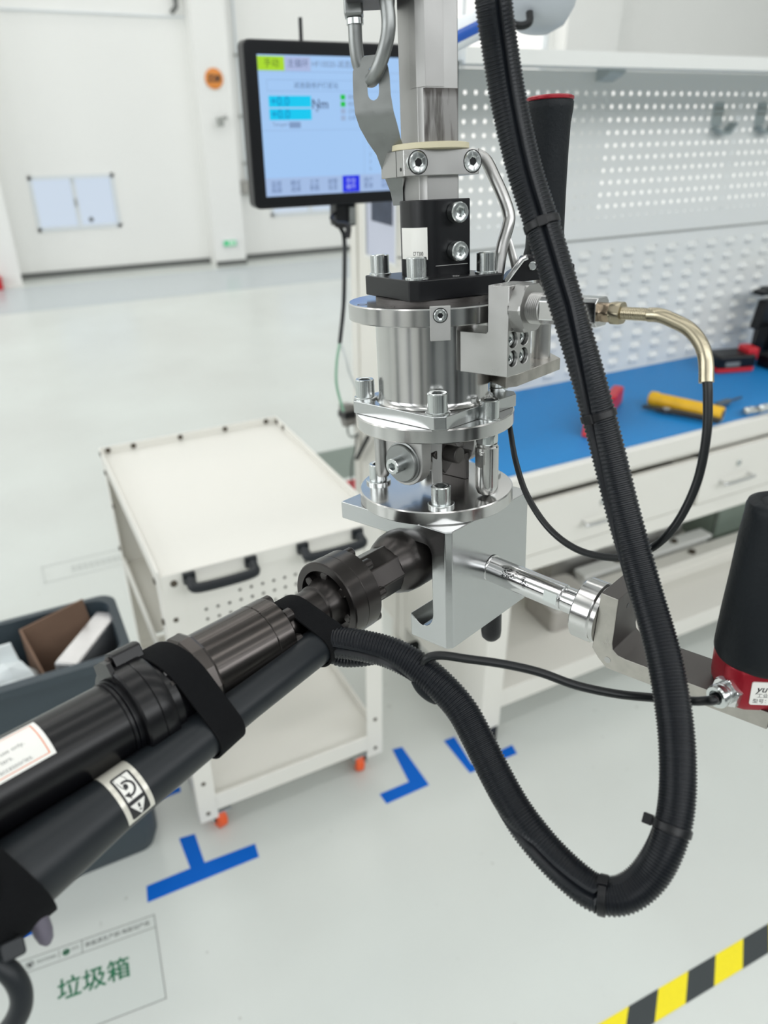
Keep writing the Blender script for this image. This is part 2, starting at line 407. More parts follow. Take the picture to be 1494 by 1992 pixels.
for k in range(-4, 7):
    a = top + pit * k
    q = [A + ux * a, A + ux * (a + sw), A + ux * (a + sw + sl) - uy * wid, A + ux * (a + sl) - uy * wid]
    mb = MB(); mb.prism([(p.x, p.y) for p in q], .0006, .0009); obj('yellow_stripe', mb, M_yel, ht)
# printed label for the bin place
fs_ = thing('floor_label', 'printed floor label with green Chinese characters at the lower left', 'floor label', frame((-.255, 1.165, .0005), (0, 0, 1), (.275, -.026, 0)))
def strip(mb, x0, y0, x1, y1, w=.0016, z=.0003):
    d = Vector((x1 - x0, y1 - y0, 0)).normalized() * (w / 2); n = Vector((-d.y, d.x, 0))
    a = Vector((x0, y0, 0)) - d; b = Vector((x1, y1, 0)) + d
    mb.prism([((a + n).x, (a + n).y), ((b + n).x, (b + n).y), ((b - n).x, (b - n).y), ((a - n).x, (a - n).y)], .0001, z)
mb = MB(); mb.prism([(0, 0), (.276, 0), (.276, -.19), (0, -.19)], 0, .0001); obj('clear_film', mb, mat('label_film', (200, 205, 201), .24), fs_)
mb = MB()
for e in ((0, 0, .276, 0), (.276, 0, .276, -.19), (0, -.19, .276, -.19), (0, 0, 0, -.19), (0, -.03, .276, -.03), (.125, 0, .125, -.03), (.079, -.006, .079, -.022)): strip(mb, *e)
obj('border_lines', mb, M_inkg, fs_)
mb = MB(); vs, fs = text2d('新能源生产部-电驱动产线', .0118, 'LEFT'); mb.add([(x + .131, y - .0155, .0003) for x, y in vs], fs)
vs, fs = text2d('FOTON', .0085, 'LEFT', .0001); mb.add([(x * 1.25 + .036, y - .015, .0003) for x, y in vs], fs)
ri = [(.0085 * cos(a * pi / 12), .0085 * sin(a * pi / 12)) for a in range(24)]
mb.add([(.022 + x, -.015 + y, .0003) for x, y in ri] + [(.022 + x * .86, -.015 + y * .86, .0003) for x, y in ri], [(i, (i + 1) % 24, 24 + (i + 1) % 24, 24 + i) for i in range(24)])
mb.add([(.0155, -.0115, .0003), (.0285, -.0115, .0003), (.022, -.0215, .0003)], [(0, 1, 2)])
o = obj('black_lettering', mb, M_ink, fs_); o['kind'] = 'stuff'
mb = MB(); vs, fs = text2d('垃圾箱', .050, 'LEFT')
for dx, dy in ((0, 0), (.0014, 0), (.0007, .0008), (.0007, -.0008)): mb.add([(x * .96 + .072 + dx, y - .098 + dy, .0004 + dx * .02) for x, y in vs], fs)
obj('green_lettering', mb, M_green, fs_)
mb = MB()
for k in range(6):
    a = k * pi / 3; mb.add([(.093 + .0045 * cos(a) + .0035 * cos(b * pi / 4), -.015 + .0045 * sin(a) + .0035 * sin(b * pi / 4), .0003) for b in range(8)], [tuple(range(8))])
obj('leaf_emblem', mb, M_green, fs_)
mb = MB(); vs, fs = text2d('绿色', .008, 'LEFT'); mb.add([(x + .103, y - .013, .0003) for x, y in vs], fs); obj('grey_lettering', mb, M_inkg, fs_)
# faint far label and painted zone
fl = thing('floor_label', 'faint worn label printed on the floor left of the white trolley', 'floor label', frame((-0.0504, 2.6455, 0.0004), (0, 0, 1), (1, 0, 0)))
mb = MB()
for e in ((0, 0, 0, .12), (0, .12, .34, .12), (0, 0, .34, 0)): strip(mb, *e, w=.004)
for r in (.035, .06):
    for k in range(9): mb.prism([(.1 + k * .022, r), (.116 + k * .022, r), (.116 + k * .022, r + .014), (.1 + k * .022, r + .014)], .0001, .0003)
obj('worn_lines', mb, mat('worn_print', (176, 180, 177), .6), fl)
decal('floor_zone', [[(1.0, 2.93), (2.6, 2.93), (2.6, 3.26), (1.0, 3.26)]], mat('grey_green_paint', (112, 124, 116), .4), 'grey green painted zone on the floor behind the trolley', 'floor marking')
decal('floor_stripe', [[(1.0, 2.60), (2.6, 2.60), (2.6, 2.9), (1.0, 2.9)]], mat('red_paint', (176, 28, 40), .4), 'red painted stripe on the floor behind the trolley', 'floor marking')

# ------------------------------------------------------------------ perforated sheet
def perforated(mb, nx, nz, p, r, holes, x0, z0, y, th, margin=(0, 0, 0, 0)):
    """sheet in the xz plane facing -y made of nx*nz cells; a cell with a hole has an octagonal hole"""
    for i in range(nx):
        for k in range(nz):
            a, c = x0 + i * p, z0 + k * p
            q = [(a, y, c), (a + p, y, c), (a + p, y, c + p), (a, y, c + p)]
            if not holes(i, k): mb.add(q, [(0, 1, 2, 3)]); continue
            cx, cz = a + p / 2, c + p / 2
            oc = [(cx + r * cos(radians(22.5 + 45 * j)), cz + r * sin(radians(22.5 + 45 * j))) for j in range(8)]
            v = q + [(x, y, z) for x, z in oc] + [(x, y + th, z) for x, z in oc]
            f = [(2, 4 + 1, 4 + 0), (1, 2, 4 + 0), (1, 4 + 0, 4 + 7), (3, 4 + 2, 4 + 1, 2), (3, 4 + 3, 4 + 2), (0, 4 + 4, 4 + 3, 3), (0, 4 + 5, 4 + 4), (1, 4 + 6, 4 + 5, 0), (1, 4 + 7, 4 + 6)]
            f += [(4 + j, 4 + (j + 1) % 8, 12 + (j + 1) % 8, 12 + j) for j in range(8)]
            mb.add(v, f)
    xa, xb, za, zb = margin
    X1, Z1 = x0 + nx * p, z0 + nz * p
    for a, b, c, d in ((x0 - xa, X1 + xb, z0 - za, z0), (x0 - xa, X1 + xb, Z1, Z1 + zb), (x0 - xa, x0, z0, Z1), (X1, X1 + xb, z0, Z1)):
        if b > a and d > c: mb.add([(a, y, c), (b, y, c), (b, y, d), (a, y, d)], [(0, 1, 2, 3)])

# ------------------------------------------------------------------ workbench
BX0, BX1, BY0, BY1 = .93, 3.0, 1.21, 1.69
wb = thing('workbench', 'cream steel workbench with drawers, perforated back panel and top shelf', 'workbench', T(BX0, BY0, 0))
W = T(-BX0, -BY0, 0)
mb = MB(W); mb.box((BX0, BY0, .775), (BX1, BY1 + .02, .826)); obj('bench_top', mb, M_pcw, wb, .004)
mb = MB(W); mb.box((BX0 + .005, BY0 + .02, .826), (BX1 - .01, BY1, .83)); obj('blue_mat', mb, M_mat, wb, .001, label='blue rubber mat covering the bench top')
for x, l in ((BX0, 0), (BX1 - .07, 1)):
    for y in (BY0, BY1 - .05):
        mb = MB(W); mb.box((x, y, .06), (x + .065, y + .045, .775)); lg = obj('leg', mb, M_pcw, wb, .003)
        mb = MB(W); mb.box((x + .003, y + .003, 0), (x + .062, y + .042, .06)); obj('foot', mb, M_blk, lg, .002)
mb = MB(W); mb.box((BX0 + .004, BY0 + .045, .13), (BX0 + .014, BY1 - .05, .775)); obj('side_panel', mb, M_pcw, wb)
mb = MB(W); mb.box((BX0 + .014, BY1 - .02, .06), (BX1, BY1 - .01, .775)); obj('back_panel', mb, M_pcw, wb)
mb = MB(W); mb.box((BX0 + .06, BY0 + .02, .755), (BX1, BY0 + .03, .775)); mb.box((BX0 + .06, BY0 + .002, .555), (BX1 - .07, BY0 + .03, .60)); mb.box((BX0 + .06, BY0 + .3, .56), (BX1 - .07, BY1 - .06, .57)); obj('drawer_frame', mb, M_pcw, wb, .002)
for x0, x1, out in ((BX0 + .075, 1.585, 0), (1.605, 2.2, .0), (2.22, 2.8, 0)):
    mb = MB(W); zt = .7475 if x0 < 1.2 else .7548
    mb.box((x0, BY0 - .002 + out, .605), (x1, BY0 + .016, zt)); mb.box((x0 + .02, BY0 + .016, .61), (x1 - .02, BY0 + .40, .625)); mb.box((x0 + .02, BY0 + .016, .625), (x0 + .03, BY0 + .4, .72)); mb.box((x1 - .03, BY0 + .016, .625), (x1 - .02, BY0 + .4, .72))
    dr = obj('drawer', mb, M_pcw, wb, .002)
    cx = (x0 + x1) / 2 - .05 if x0 < 1.2 else x0 + .13
    if x0 < 1.2: cx = 1.245
    mb = MB(W); mb.tube(catmull([(cx - .055, BY0, .662), (cx - .055, BY0 - .018, .662), (cx - .05, BY0 - .026, .662), (cx + .05, BY0 - .026, .662), (cx + .055, BY0 - .018, .662), (cx + .055, BY0, .662)], 5), .0042, 10); obj('handle', mb, M_chrome, dr)
    mb = MB(W); mb.lathe([(.009, 0), (.009, .004), (.006, .006)], frame((cx + .005, BY0 - .002, .705), (0, -1, 0)), 16); obj('lock', mb, M_zinc, dr)
mb = MB(W); mb.box((BX0 + .014, BY0 + .01, .165), (BX1, BY1 - .02, .18)); mb.box((BX0 + .06, BY0 + .005, .12), (BX1, BY0 + .014, .18)); obj('lower_shelf', mb, M_pcw, wb, .002)
# upright end of the back unit with a framed notice
mb = MB(W); mb.box((BX0, BY1 + .001, 0), (BX0 + .03, BY1 + .03, 1.67)); mb.box((BX0, 1.945, 0), (BX0 + .03, 1.985, 1.67)); mb.box((BX0 + .006, BY1 + .03, .10), (BX0 + .014, 1.945, 1.67)); obj('upright', mb, M_pcw, wb, .002)
nf = MB(W)
for a, b, c, d in ((1.705, 1.885, 1.215, 1.222), (1.705, 1.885, 1.452, 1.459), (1.705, 1.712, 1.222, 1.452), (1.878, 1.885, 1.222, 1.452)): nf.box((BX0 - .004, a, c), (BX0 + .006, b, d))
fr = obj('notice_frame', nf, M_pcg, wb)
mb = MB(W); mb.box((BX0 + .001, 1.712, 1.222), (BX0 + .006, 1.878, 1.452)); obj('notice_sheet', mb, mat('notice_paper', (196, 200, 216), .6), fr)
mb = MB(W); mb.box((BX0 - .0002, 1.735, 1.31), (BX0 + .001, 1.85, 1.44)); obj('notice_picture', mb, mat('notice_dark_print', (58, 66, 84), .6, noise=.6, nscale=30), fr)
# perforated panel
P_ = .0305
ncol, nrow = 40, 11
mb = MB(W); perforated(mb, ncol, nrow, P_, .0053, lambda i, k: True, 1.083, 1.280, BY1, .0016, (.15, .70, .036, .034)); obj('perforated_panel', mb, M_pcg, wb, smooth=20)
mb = MB(W); mb.box((BX0, BY1 - .0005, 1.238), (BX1, BY1 + .02, 1.2425)); obj('panel_rail', mb, M_pcd, wb)
mb = MB(W); mb.box((BX0 + .03, BY1 + .002, .83), (BX1, BY1 + .01, 1.238)); lp = obj('louvred_panel', mb, M_pcg, wb)
# louvres: pressed hoods sharing one mesh
mb = MB(); n = 7; rings = []
for i in range(n + 1):
    x = -.021 + .042 * i / n; e = min(1, (1 - abs(2 * i / n - 1)) * 4); d = .0095 * e ** .5
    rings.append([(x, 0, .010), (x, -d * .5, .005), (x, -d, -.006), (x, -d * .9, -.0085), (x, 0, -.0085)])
mb.loft([q_[:4] for q_ in rings], cap=False, closed=False); mb.cur = 1; mb.loft([q_[3:] for q_ in rings], cap=False, closed=False); lo = None  # underside coloured darker for the shade in the louvre opening
for r in range(9):
    for c in range(18):
        M_ = T(1.187 + .085 * c - BX0, BY1 + .002 - BY0, 1.197 - .0418 * r)
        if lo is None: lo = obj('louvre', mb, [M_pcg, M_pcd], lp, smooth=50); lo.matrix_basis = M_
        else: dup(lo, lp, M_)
# top shelf
mb = MB(W); mb.prism([(1.42, 1.646), (1.428, 1.646), (1.428, 1.652), (1.71, 1.652), (1.71, 1.674), (1.42, 1.674)], BX0 - .01, BX1, Matrix(((0, 0, 1, 0), (1, 0, 0, 0), (0, 1, 0, 0), (0, 0, 0, 1)))); obj('top_shelf', mb, M_pcg, wb)
mb = MB(W); mb.prism([(0, 0), (.05, 0), (.05, -.008), (.01, -.026), (0, -.026)], 0, .05, Matrix(((0, 0, 1, 1.49), (-1, 0, 0, 1.69), (0, 1, 0, 1.652), (0, 0, 0, 1)))); obj('shelf_bracket', mb, mat('bracket_grey', (176, 184, 184), .5), wb)

# tool hooks clipped into the perforated panel
for x, lb in ((1.955, 'grey metal hook clipped into the perforated panel, left one'), (2.135, 'grey metal hook clipped into the perforated panel at the right edge')):
    t = thing('panel_hook', lb, 'hook', T(x, BY1, 1.54), 'hooks on the perforated panel')
    mb = MB(); mb.prism(rrect(-.022, -.022, .022, .04, .014), 0, .002, frame((0, 0, 0), (0, -1, 0), (1, 0, 0))); obj('plate', mb, mat('hook_plate', (176, 186, 186), .4, .1), t)
    mb = MB(); mb.prism([(-.02, -.022), (.012, -.034), (.03, -.034), (.052, -.01), (.056, -.014), (.034, -.042), (.008, -.042), (-.02, -.030)], .004, .03, frame((0, 0, 0), (0, -1, 0), (1, 0, 0))); obj('hook', mb, mat('hook_grey', (152, 162, 162), .45, .1), t)
    for z in (.008, .022):
        mb = MB(); mb.box((-.018, -.0045, z), (.018, -.002, z + .004)); obj('rib', mb, M_pcd, t)

# things on the bench
YA = Vector((1.5859, 1.4194, 0.851)); YB = Vector((1.6649, 1.2357, 0.851)); YC = (YA + YB) / 2; YL = (YB - YA).length / 2 / .125
t = thing('yellow_pipe', 'yellow tubular handle lying on the blue mat', 'tube', frame(YC, YB - YA))
M_yp = mat('worn_yellow_paint', (226, 176, 26), .45, noise=.25, nscale=40)
mb = MB(Matrix.Diagonal((1, 1, YL, 1))); mb.lathe([(.017, -.125), (.02, -.121), (.021, -.1), (.018, -.09), (.019, -.085), (.0195, .10), (.019, .125), (.013, .1255), (.012, .11)], None, 28); obj('barrel', mb, M_yp, t)
mb = MB(Matrix.Diagonal((1, 1, YL, 1))); mb.lathe([(.0115, .105), (.0115, .1262), (.004, .1262)], None, 20); obj('bore', mb, M_blk, t)
t = thing('bench_pliers', 'dark pliers lying against the yellow tube on the blue mat', 'pliers', frame((1.598, 1.30, .836), (0, 0, 1), Vector((1.679, 1.237, 0)) - Vector((1.579, 1.421, 0))))
for s in (-1, 1):
    mb = MB(); mb.tube(catmull([(-.115, .004 * s, .004), (-.07, .006 * s, .005), (-.03, .01 * s, .006), (.09, .012 * s, .006)], 4), [.003] * 4 + [.005] * 9, 8); obj('handle' , mb, M_dark if s > 0 else M_blk, t)
mb = MB(); mb.lathe([(.011, 0), (.011, .012), (.007, .014)], T(-.05, 0, 0), 16); obj('joint', mb, M_grey, t)
for k, (c, lb) in enumerate((((1.7835, 1.2387, 0.842), 'zinc eye bolt lying on the blue mat, left one of the pair'), ((1.8379, 1.2324, 0.842), 'zinc eye bolt lying on the blue mat at the right edge'))):
    t = thing('eye_bolt', lb, 'eye bolt', frame(c, (0, .25, 1), (1, .3, 0)), 'eye bolts on the mat')
    mb = MB(); R_ = .019 + .006 * k
    ring = [(R_ * cos(a * pi / 10), R_ * .8 * sin(a * pi / 10), 0) for a in range(21)]
    mb.tube(ring, .006, 10); obj('ring', mb, M_zinc, t)
    mb = MB(); mb.lathe([(.01, 0), (.01, .006), (.006, .007), (.006, .022)], frame((-R_, .004, 0), (-1, .1, 0)), 14); obj('shank', mb, M_zinc, t)
t = thing('screwdriver', 'dark screwdriver lying behind the yellow tube', 'screwdriver', frame((1.755, 1.31, .842), (.9, .1, 0)))
mb = MB(); mb.lathe([(.004, -.03), (.009, -.026), (.01, .02), (.007, .03)], None, 14); obj('handle', mb, mat('smoky_handle', (76, 88, 98), .3), t)
mb = MB(); mb.lathe([(.003, .03), (.003, .085), (.001, .09)], None, 8); obj('shaft', mb, M_dark, t)
t = thing('battery_pack', 'black and red tool battery on the blue mat by the back panel', 'battery', frame((2.06, 1.545, .832), (0, 0, 1), (.9, -.25, 0)))
mb = MB(); mb.prism(rrect(-.075, -.045, .06, .045, .012), .012, .052); obj('case', mb, M_blk, t, .008)
mb = MB(); mb.prism(rrect(-.077, -.047, .058, .047, .012), 0, .013); obj('base', mb, M_redp, t, .003)
mb = MB(); mb.prism(rrect(.035, -.03, .075, .03, .008), .03, .068); obj('release_button', mb, M_redp, t, .005)
mb = MB(); mb.box((-.05, -.0462, .02), (.0, -.0455, .034)); obj('print', mb, M_inkg, t)
t = thing('charger', 'black charger block with blue trim beside the red battery', 'charger', T(2.20, 1.50, .83))
mb = MB(); mb.prism(rrect(-.045, -.06, .16, .03, .015), 0, .045); obj('body', mb, M_blk, t, .008)
mb = MB(); mb.prism(rrect(0, -.04, .16, .02, .012), .045, .095); obj('top', mb, M_blk, t, .012)
mb = MB(); mb.box((-.03, -.0615, .03), (.1, -.059, .036)); obj('blue_trim', mb, mat('blue_trim', (40, 70, 190), .4), t)
t = thing('cordless_driver', 'black cordless tool standing at the right edge of the bench', 'power tool', T(2.25, 1.60, .924))
mb = MB(); mb.prism([(-.062, .128), (-.035, .13), (-.03, .135), (.14, .135), (.14, .095), (.03, .095), (-.03, .112), (-.062, .112)], -.02, .02, frame((0, 0, 0), (0, -1, 0), (1, 0, 0))); obj('head', mb, M_blk, t, .005)
mb = MB(); mb.prism([(-.045, .0), (.03, .018), (.045, .095), (-.03, .095)], -.017, .017, frame((0, 0, 0), (0, -1, 0), (1, 0, 0))); obj('grip', mb, M_blk, t, .006)
mb = MB(); mb.tube(catmull([(-.02, 0, .01), (-.06, -.02, -.06), (-.09, -.03, -.088), (-.2, -.05, -.09)], 5), .003, 6); obj('cord', mb, M_cable, t)
mb = MB(); mb.box((-.0, -.03, -.094), (.06, .03, .02)); obj('stand', mb, M_blk, t, .006)
t = thing('red_wedge_block', 'red plastic block on the blue mat half hidden by the ribbed hose', 'block', T(1.40, 1.40, .83))
mb = MB(); mb.prism([(-.155, 0), (.15, 0), (.145, .05), (-.14, .055)], -.015, .015, Matrix(((.85, 0, .55, 0), (.55, 0, -.85, 0), (0, 1, 0, 0), (0, 0, 0, 1)))); obj('body', mb, M_redp, t, .006)
mb = MB(); mb.box((-.02, -.01, .05), (.03, .01, .062)); obj('tab', mb, M_redp, t, .003)
# lower shelf contents
t = thing('clear_box', 'clear plastic box with metal parts on the lower bench shelf', 'box', frame((1.345, 1.42, .18), (0, 0, 1), (.95, -.05, 0)))
M_clear = mat('cloudy_clear_plastic', (168, 164, 158), .3, noise=.25, nscale=25)
mb = MB(); mb.prism(rrect(-.07, -.075, .09, .075, .02), 0, .075); obj('tub', mb, M_clear, t, .008)
mb = MB(); mb.prism(rrect(-.074, -.079, .094, .079, .02), .075, .085); obj('lid', mb, mat('cloudy_lid', (196, 193, 188), .3), t, .004)
for k, (y, z, lb, m_) in enumerate(((1.42, .18, 'long white rail nearest on the lower bench shelf', M_pcw), (1.50, .18, 'long white rail in the middle of the lower bench shelf', M_pcg), (1.57, .18, 'long grey rail at the back of the lower bench shelf', M_grey))):
    t = thing('steel_rail', lb, 'rail', T(1.50 if k < 2 else 1.42, y, z), 'rails on the lower shelf')
    mb = MB(); mb.prism([(-.03, 0), (.03, 0), (.03, .008), (.012, .016), (.012, .04), (.026, .048), (.026, .062 + .05 * (k == 2)), (-.026, .062 + .05 * (k == 2)), (-.026, .048), (-.012, .04), (-.012, .016), (-.03, .008)], 0, 1.2 if k == 0 else .58, Matrix(((0, 0, 1, 0), (1, 0, 0, 0), (0, 1, 0, 0), (0, 0, 0, 1)))); obj('profile', mb, m_, t, .002)
    for x in ((.16, .42, .7, .95) if k == 0 else (.16, .42)):
        mb = MB(); mb.lathe([(.012, 0), (.012, .008), (.008, .01)], T(x, 0, .062 + .05 * (k == 2)), 12); obj('bolt', mb, M_dark, t)
t = thing('green_case', 'grey green metal case under the bench drawers on the right', 'case', T(2.1, 1.5, .18))
mb = MB(); mb.box((0, -.005, 0), (.5, .15, .3)); obj('body', mb, mat('grey_green_metal', (122, 134, 124), .5), t, .004)
for a, b, c, d in ((0, .012, 0, .3), (.488, .5, 0, .3), (0, .5, 0, .012), (0, .5, .288, .3)):
    mb = MB(); mb.box((a, -.012, c), (b, -.005, d)); obj('rim', mb, mat('case_edge', (92, 100, 92), .5), t)

# ------------------------------------------------------------------ trolley
TX0, TX1, TY0, TY1 = .168, .655, 1.262, 1.925
tr = thing('tool_trolley', 'white steel trolley with two black handles and orange castors', 'trolley', T(TX0, TY0, 0))
W = T(-TX0, -TY0, 0)
mb = MB(W); mb.box((TX0 + .004, TY0 + .002, .767), (TX1 - .004, TY1 - .004, .771))
mb.box((TX0 + .004, TY0 - .0015, .745), (TX1 - .004, TY0 + .002, .778)); obj('top_tray', mb, M_pcw, tr)
for a, b in (((TX0 - .001, TY0 - .0015, .75), (TX0 + .004, TY1 + .001, .79)), ((TX1 - .004, TY0 - .0015, .75), (TX1 + .001, TY1 + .001, .79)), ((TX0 + .004, TY1 - .004, .75), (TX1 - .004, TY1 + .001, .79))):
    mb = MB(W); mb.box(a, b); obj('tray_rim', mb, M_pcw, tr, .0015)
mb = MB(); mb.lathe([(.007, 0), (.007, .003), (.004, .004)], None, 10)
sc0 = None
for p, d in [((TX0 + x, TY1 - .004, .781), (0, -1, 0)) for x in (.02, .085, .21, .335, .455)] + [((TX1 - .004, TY1 - y, .781), (-1, 0, 0)) for y in (.02, .07)] + \
        [((TX0, TY1 - y, z), (-1, 0, 0)) for y, z in ((.02, .781), (.05, .74), (.09, .66), (.62, .745), (.644, .66), (.644, .56), (.03, .5))] + [((TX0 + .028, TY0 - .0015, .757), (0, -1, 0))]:
    Mx = frame(Vector(p) - Vector((TX0, TY0, 0)), d)
    if sc0 is None: sc0 = obj('screw', mb, M_dark, tr); sc0.matrix_basis = Mx
    else: dup(sc0, tr, Mx)
for sx in (0, 1):
    for sy in (0, 1):
        x = TX0 if sx == 0 else TX1; y = TY0 if sy == 0 else TY1; ix = 1 if sx == 0 else -1; iy = 1 if sy == 0 else -1
        mb = MB(W); mb.prism([(x + ix * .0005, y), (x + ix * .044, y), (x + ix * .044, y + iy * .003), (x + ix * .0035, y + iy * .003), (x + ix * .0035, y + iy * .042), (x + ix * .0005, y + iy * .042)], .075, .766)
        po = obj('post', mb, M_pcw, tr)
        if sy == 0:
            for z in (.10, .2, .63, .67):
                q = MB(W); q.lathe([(.0052, 0), (.0052, .0015), (.003, .002)], frame((x + ix * .021, y, z), (0, -1, 0)), 10); obj('bolt_head' if z < .15 else 'hole_shade', q, M_dark, po)  # upper dark discs stand in for the shade inside open holes
        # castors
        cxw = x + ix * .05; cyw = y + iy * .045
        q = MB(W); q.box((cxw - .03, cyw - .03, .069), (cxw + .03, cyw + .03, .074)); q.box((cxw - .018, cyw - .02, .028), (cxw - .0145, cyw + .02, .07)); q.box((cxw + .0145, cyw - .02, .028), (cxw + .018, cyw + .02, .07)); ca = obj('castor', q, M_zinc, tr)
        q = MB(W); q.lathe([(.01, -.012), (.026, -.0125), (.033, -.009), (.033, .009), (.026, .0125), (.01, .012)], frame((cxw, cyw, .033), (1, .25 * ix, 0)), 28); obj('wheel', q, M_oran, ca)
        q = MB(W); q.lathe([(.012, -.0135), (.016, -.0128), (.016, .0128), (.012, .0135)], frame((cxw, cyw, .033), (1, .25 * ix, 0)), 20); obj('hub', q, M_blk, ca)
# front panel
px0, pz0, pp = TX0 + .047, .515, .0245
mb = MB(W); perforated(mb, 16, 10, pp, .0038, lambda i, k: (1 <= k <= 8) and 1 <= i <= 14 and (k <= 6 or (k == 7 and i > 3) or i > 9), px0, pz0, TY0 + .0008, .001, (.003, .003, 0, .005)); obj('front_panel', mb, M_pcw, tr, smooth=20)
mb = MB(W); mb.box((TX0 + .043, TY0 + .03, .50), (TX1 - .043, TY0 + .032, .766)); obj('hole_shade_sheet', mb, M_dark, tr)  # dark sheet added behind the perforations so they look shaded
for (xa, xb) in ((.226, .352), (.465, .592)):
    mb = MB(W); z = .764
    mb.tube(catmull([(xa, TY0, z), (xa, TY0 - .022, z - .004), (xa + .012, TY0 - .038, z - .008), (xb - .012, TY0 - .038, z - .008), (xb, TY0 - .022, z - .004), (xb, TY0, z)], 6), .0105, 10)
    for x in (xa, xb): mb.box((x - .012, TY0 - .010, z - .012), (x + .012, TY0 + .001, z + .011))
    obj('handle', mb, M_hand, tr, .0015)
mb = MB(W); mb.box((TX0 + .002, TY1 - .006, .40), (TX1 - .002, TY1 - .0045, .75)); obj('back_sheet', mb, M_pcw, tr)
mb = MB(W); mb.box((TX0 + .004, TY0 + .045, .745), (TX0 + .03, TY1 - .045, .766)); mb.box((TX0 + .002, TY0 + .045, .43), (TX0 + .006, TY1 - .045, .475)); obj('side_rail', mb, M_pcw, tr)
mb = MB(W); mb.box((TX0 + .004, TY0 + .3, .43), (TX1 - .004, TY1 - .005, .436)); obj('middle_shelf', mb, M_pcw, tr)
mb = MB(W); mb.box((TX0 + .003, TY0 + .003, .125), (TX1 - .003, TY1 - .003, .13)); lt = obj('lower_tray', mb, M_pcw, tr)
for a, b in (((TX0 + .042, TY0, .10), (TX1 - .042, TY0 + .006, .15)), ((TX0 + .003, TY0 + .006, .10), (TX0 + .008, TY1, .155)), ((TX1 - .008, TY0 + .006, .10), (TX1 - .003, TY1, .155)), ((TX0, TY1 - .006, .10), (TX1, TY1, .155))):
    q = MB(W); q.box(a, b); obj('tray_edge', q, M_pcw, lt, .0015)
# ------------------------------------------------------------------ waste bin and contents
bn = thing('waste_bin', 'dark grey plastic bin behind the black tool at the left', 'bin', T(-.15, 1.40, 0))
def binring(x0, x1, y0, y1, r, z): return [(x + .15, y - 1.40, z) for x, y in ((px, py) for px, py in [(a - .15 + .15, b) for a, b in rrect(x0, y0, x1, y1, r)])]
bx = (-.42, .078, 1.302, 1.50)
def br(e, z): return [(x + .15, y - 1.40, z) for x, y in rrect(bx[0] - e, bx[2] - e, bx[1] + e, bx[3] + e, .035)]
mb = MB(); mb.loft([br(-.012, 0), br(0, .05), br(.012, .585), br(.022, .585), br(.022, .605), br(.004, .607), br(.002, .58), br(-.018, .02)]); obj('tub', mb, M_bin, bn, smooth=40)
mb = MB(); mb.box((.19, -.08, .44), (.255, .06, .50)); obj('side_grip', mb, M_bin, bn, .01)
t = thing('cardboard_piece', 'brown cardboard flap standing inside the grey bin', 'cardboard', T(.005, 1.4, .1))
mb = MB(); mb.loft([[(-.10, .06, 0), (.08, .075, 0), (.08, .079, 0), (-.10, .064, 0)], [(-.105, .075, .50), (.03, .085, .53), (.03, .089, .53), (-.105, .079, .50)]]); obj('back_flap', mb, M_brown, t)
mb = MB(); mb.loft([[(-.10, .06, 0), (-.06, -.08, 0), (-.056, -.08, 0), (-.096, .06, 0)], [(-.105, .075, .50), (-.075, -.05, .45), (-.071, -.05, .45), (-.10, .075, .50)]]); obj('side_flap', mb, M_brown, t)
t = thing('foil_carton', 'silver carton lying on end inside the grey bin', 'carton', frame((.028, 1.40, .592), (.05, .05, 1), (.55, .83, .12)))
mb = MB(); mb.prism(rrect(-.10, -.024, .09, .024, .003), -.14, .0); obj('body', mb, M_foil, t, .002)
mb = MB(); mb.prism(rrect(-.098, -.022, .088, .022, .003), 0, .002); obj('lid', mb, mat('silver_top', (.74, .72, .72), .25, .7, noise=.2, nscale=18), t)
t = thing('plastic_bag', 'crumpled white plastic bag in the grey bin', 'bag', T(-.17, 1.37, .50))
bm = bmesh.new(); bmesh.ops.create_icosphere(bm, subdivisions=3, radius=.1)
for v in bm.verts:
    k = random.uniform(.82, 1.12); v.co = Vector((v.co.x * 1.15 * k, v.co.y * .62 * k, v.co.z * .75 * k + .035 * sin(v.co.x * 40)))
me = bpy.data.meshes.new('bag'); bm.to_mesh(me); bm.free(); me.materials.append(M_bag); o = bpy.data.objects.new('body', me); COL.objects.link(o); o.parent = t
mb = MB(); mb.loft([[(.01, 0, .05), (.07, -.01, .05), (.07, .0, .052), (.01, .01, .052)], [(.0, .02, .13), (.055, .015, .135), (.055, .02, .135), (.0, .025, .13)]]); obj('bag_corner', mb, M_bag, t)

# ------------------------------------------------------------------ monitor
mo = thing('monitor', 'black framed touch monitor showing torque readings', 'monitor', T(.7105, 1.462, 1.40))
SW, SH = .445, .277   # outer width and height
mb = MB(); mb.prism(rrect(-SW / 2, 0, SW / 2, SH, .012), 0, .034, Matrix(((1, 0, 0, 0), (0, 0, 1, 0), (0, 1, 0, 0), (0, 0, 0, 1)))); obj('housing', mb, M_blk, mo, .003)
sx0, sx1, sz0, sz1 = -SW / 2 + .024, SW / 2 - .024, .022, SH - .023
def S(u, v, y=-.0012): return (sx0 + u * (sx1 - sx0), y, sz1 - v * (sz1 - sz0))
mb = MB(); mb.add([S(0, 1, -.0006), S(1, 1, -.0006), S(1, 0, -.0006), S(0, 0, -.0006)], [(0, 1, 2, 3)]); sg = obj('screen', mb, M_scrn, mo)
ui = {}
def rect(u0, v0, u1, v1, c, y=-.0009):
    if u1 < .95: u0 *= .82; u1 *= .82
    ui.setdefault(c, MB()).add([S(u0, v1, y), S(u1, v1, y), S(u1, v0, y), S(u0, v0, y)], [(0, 1, 2, 3)])
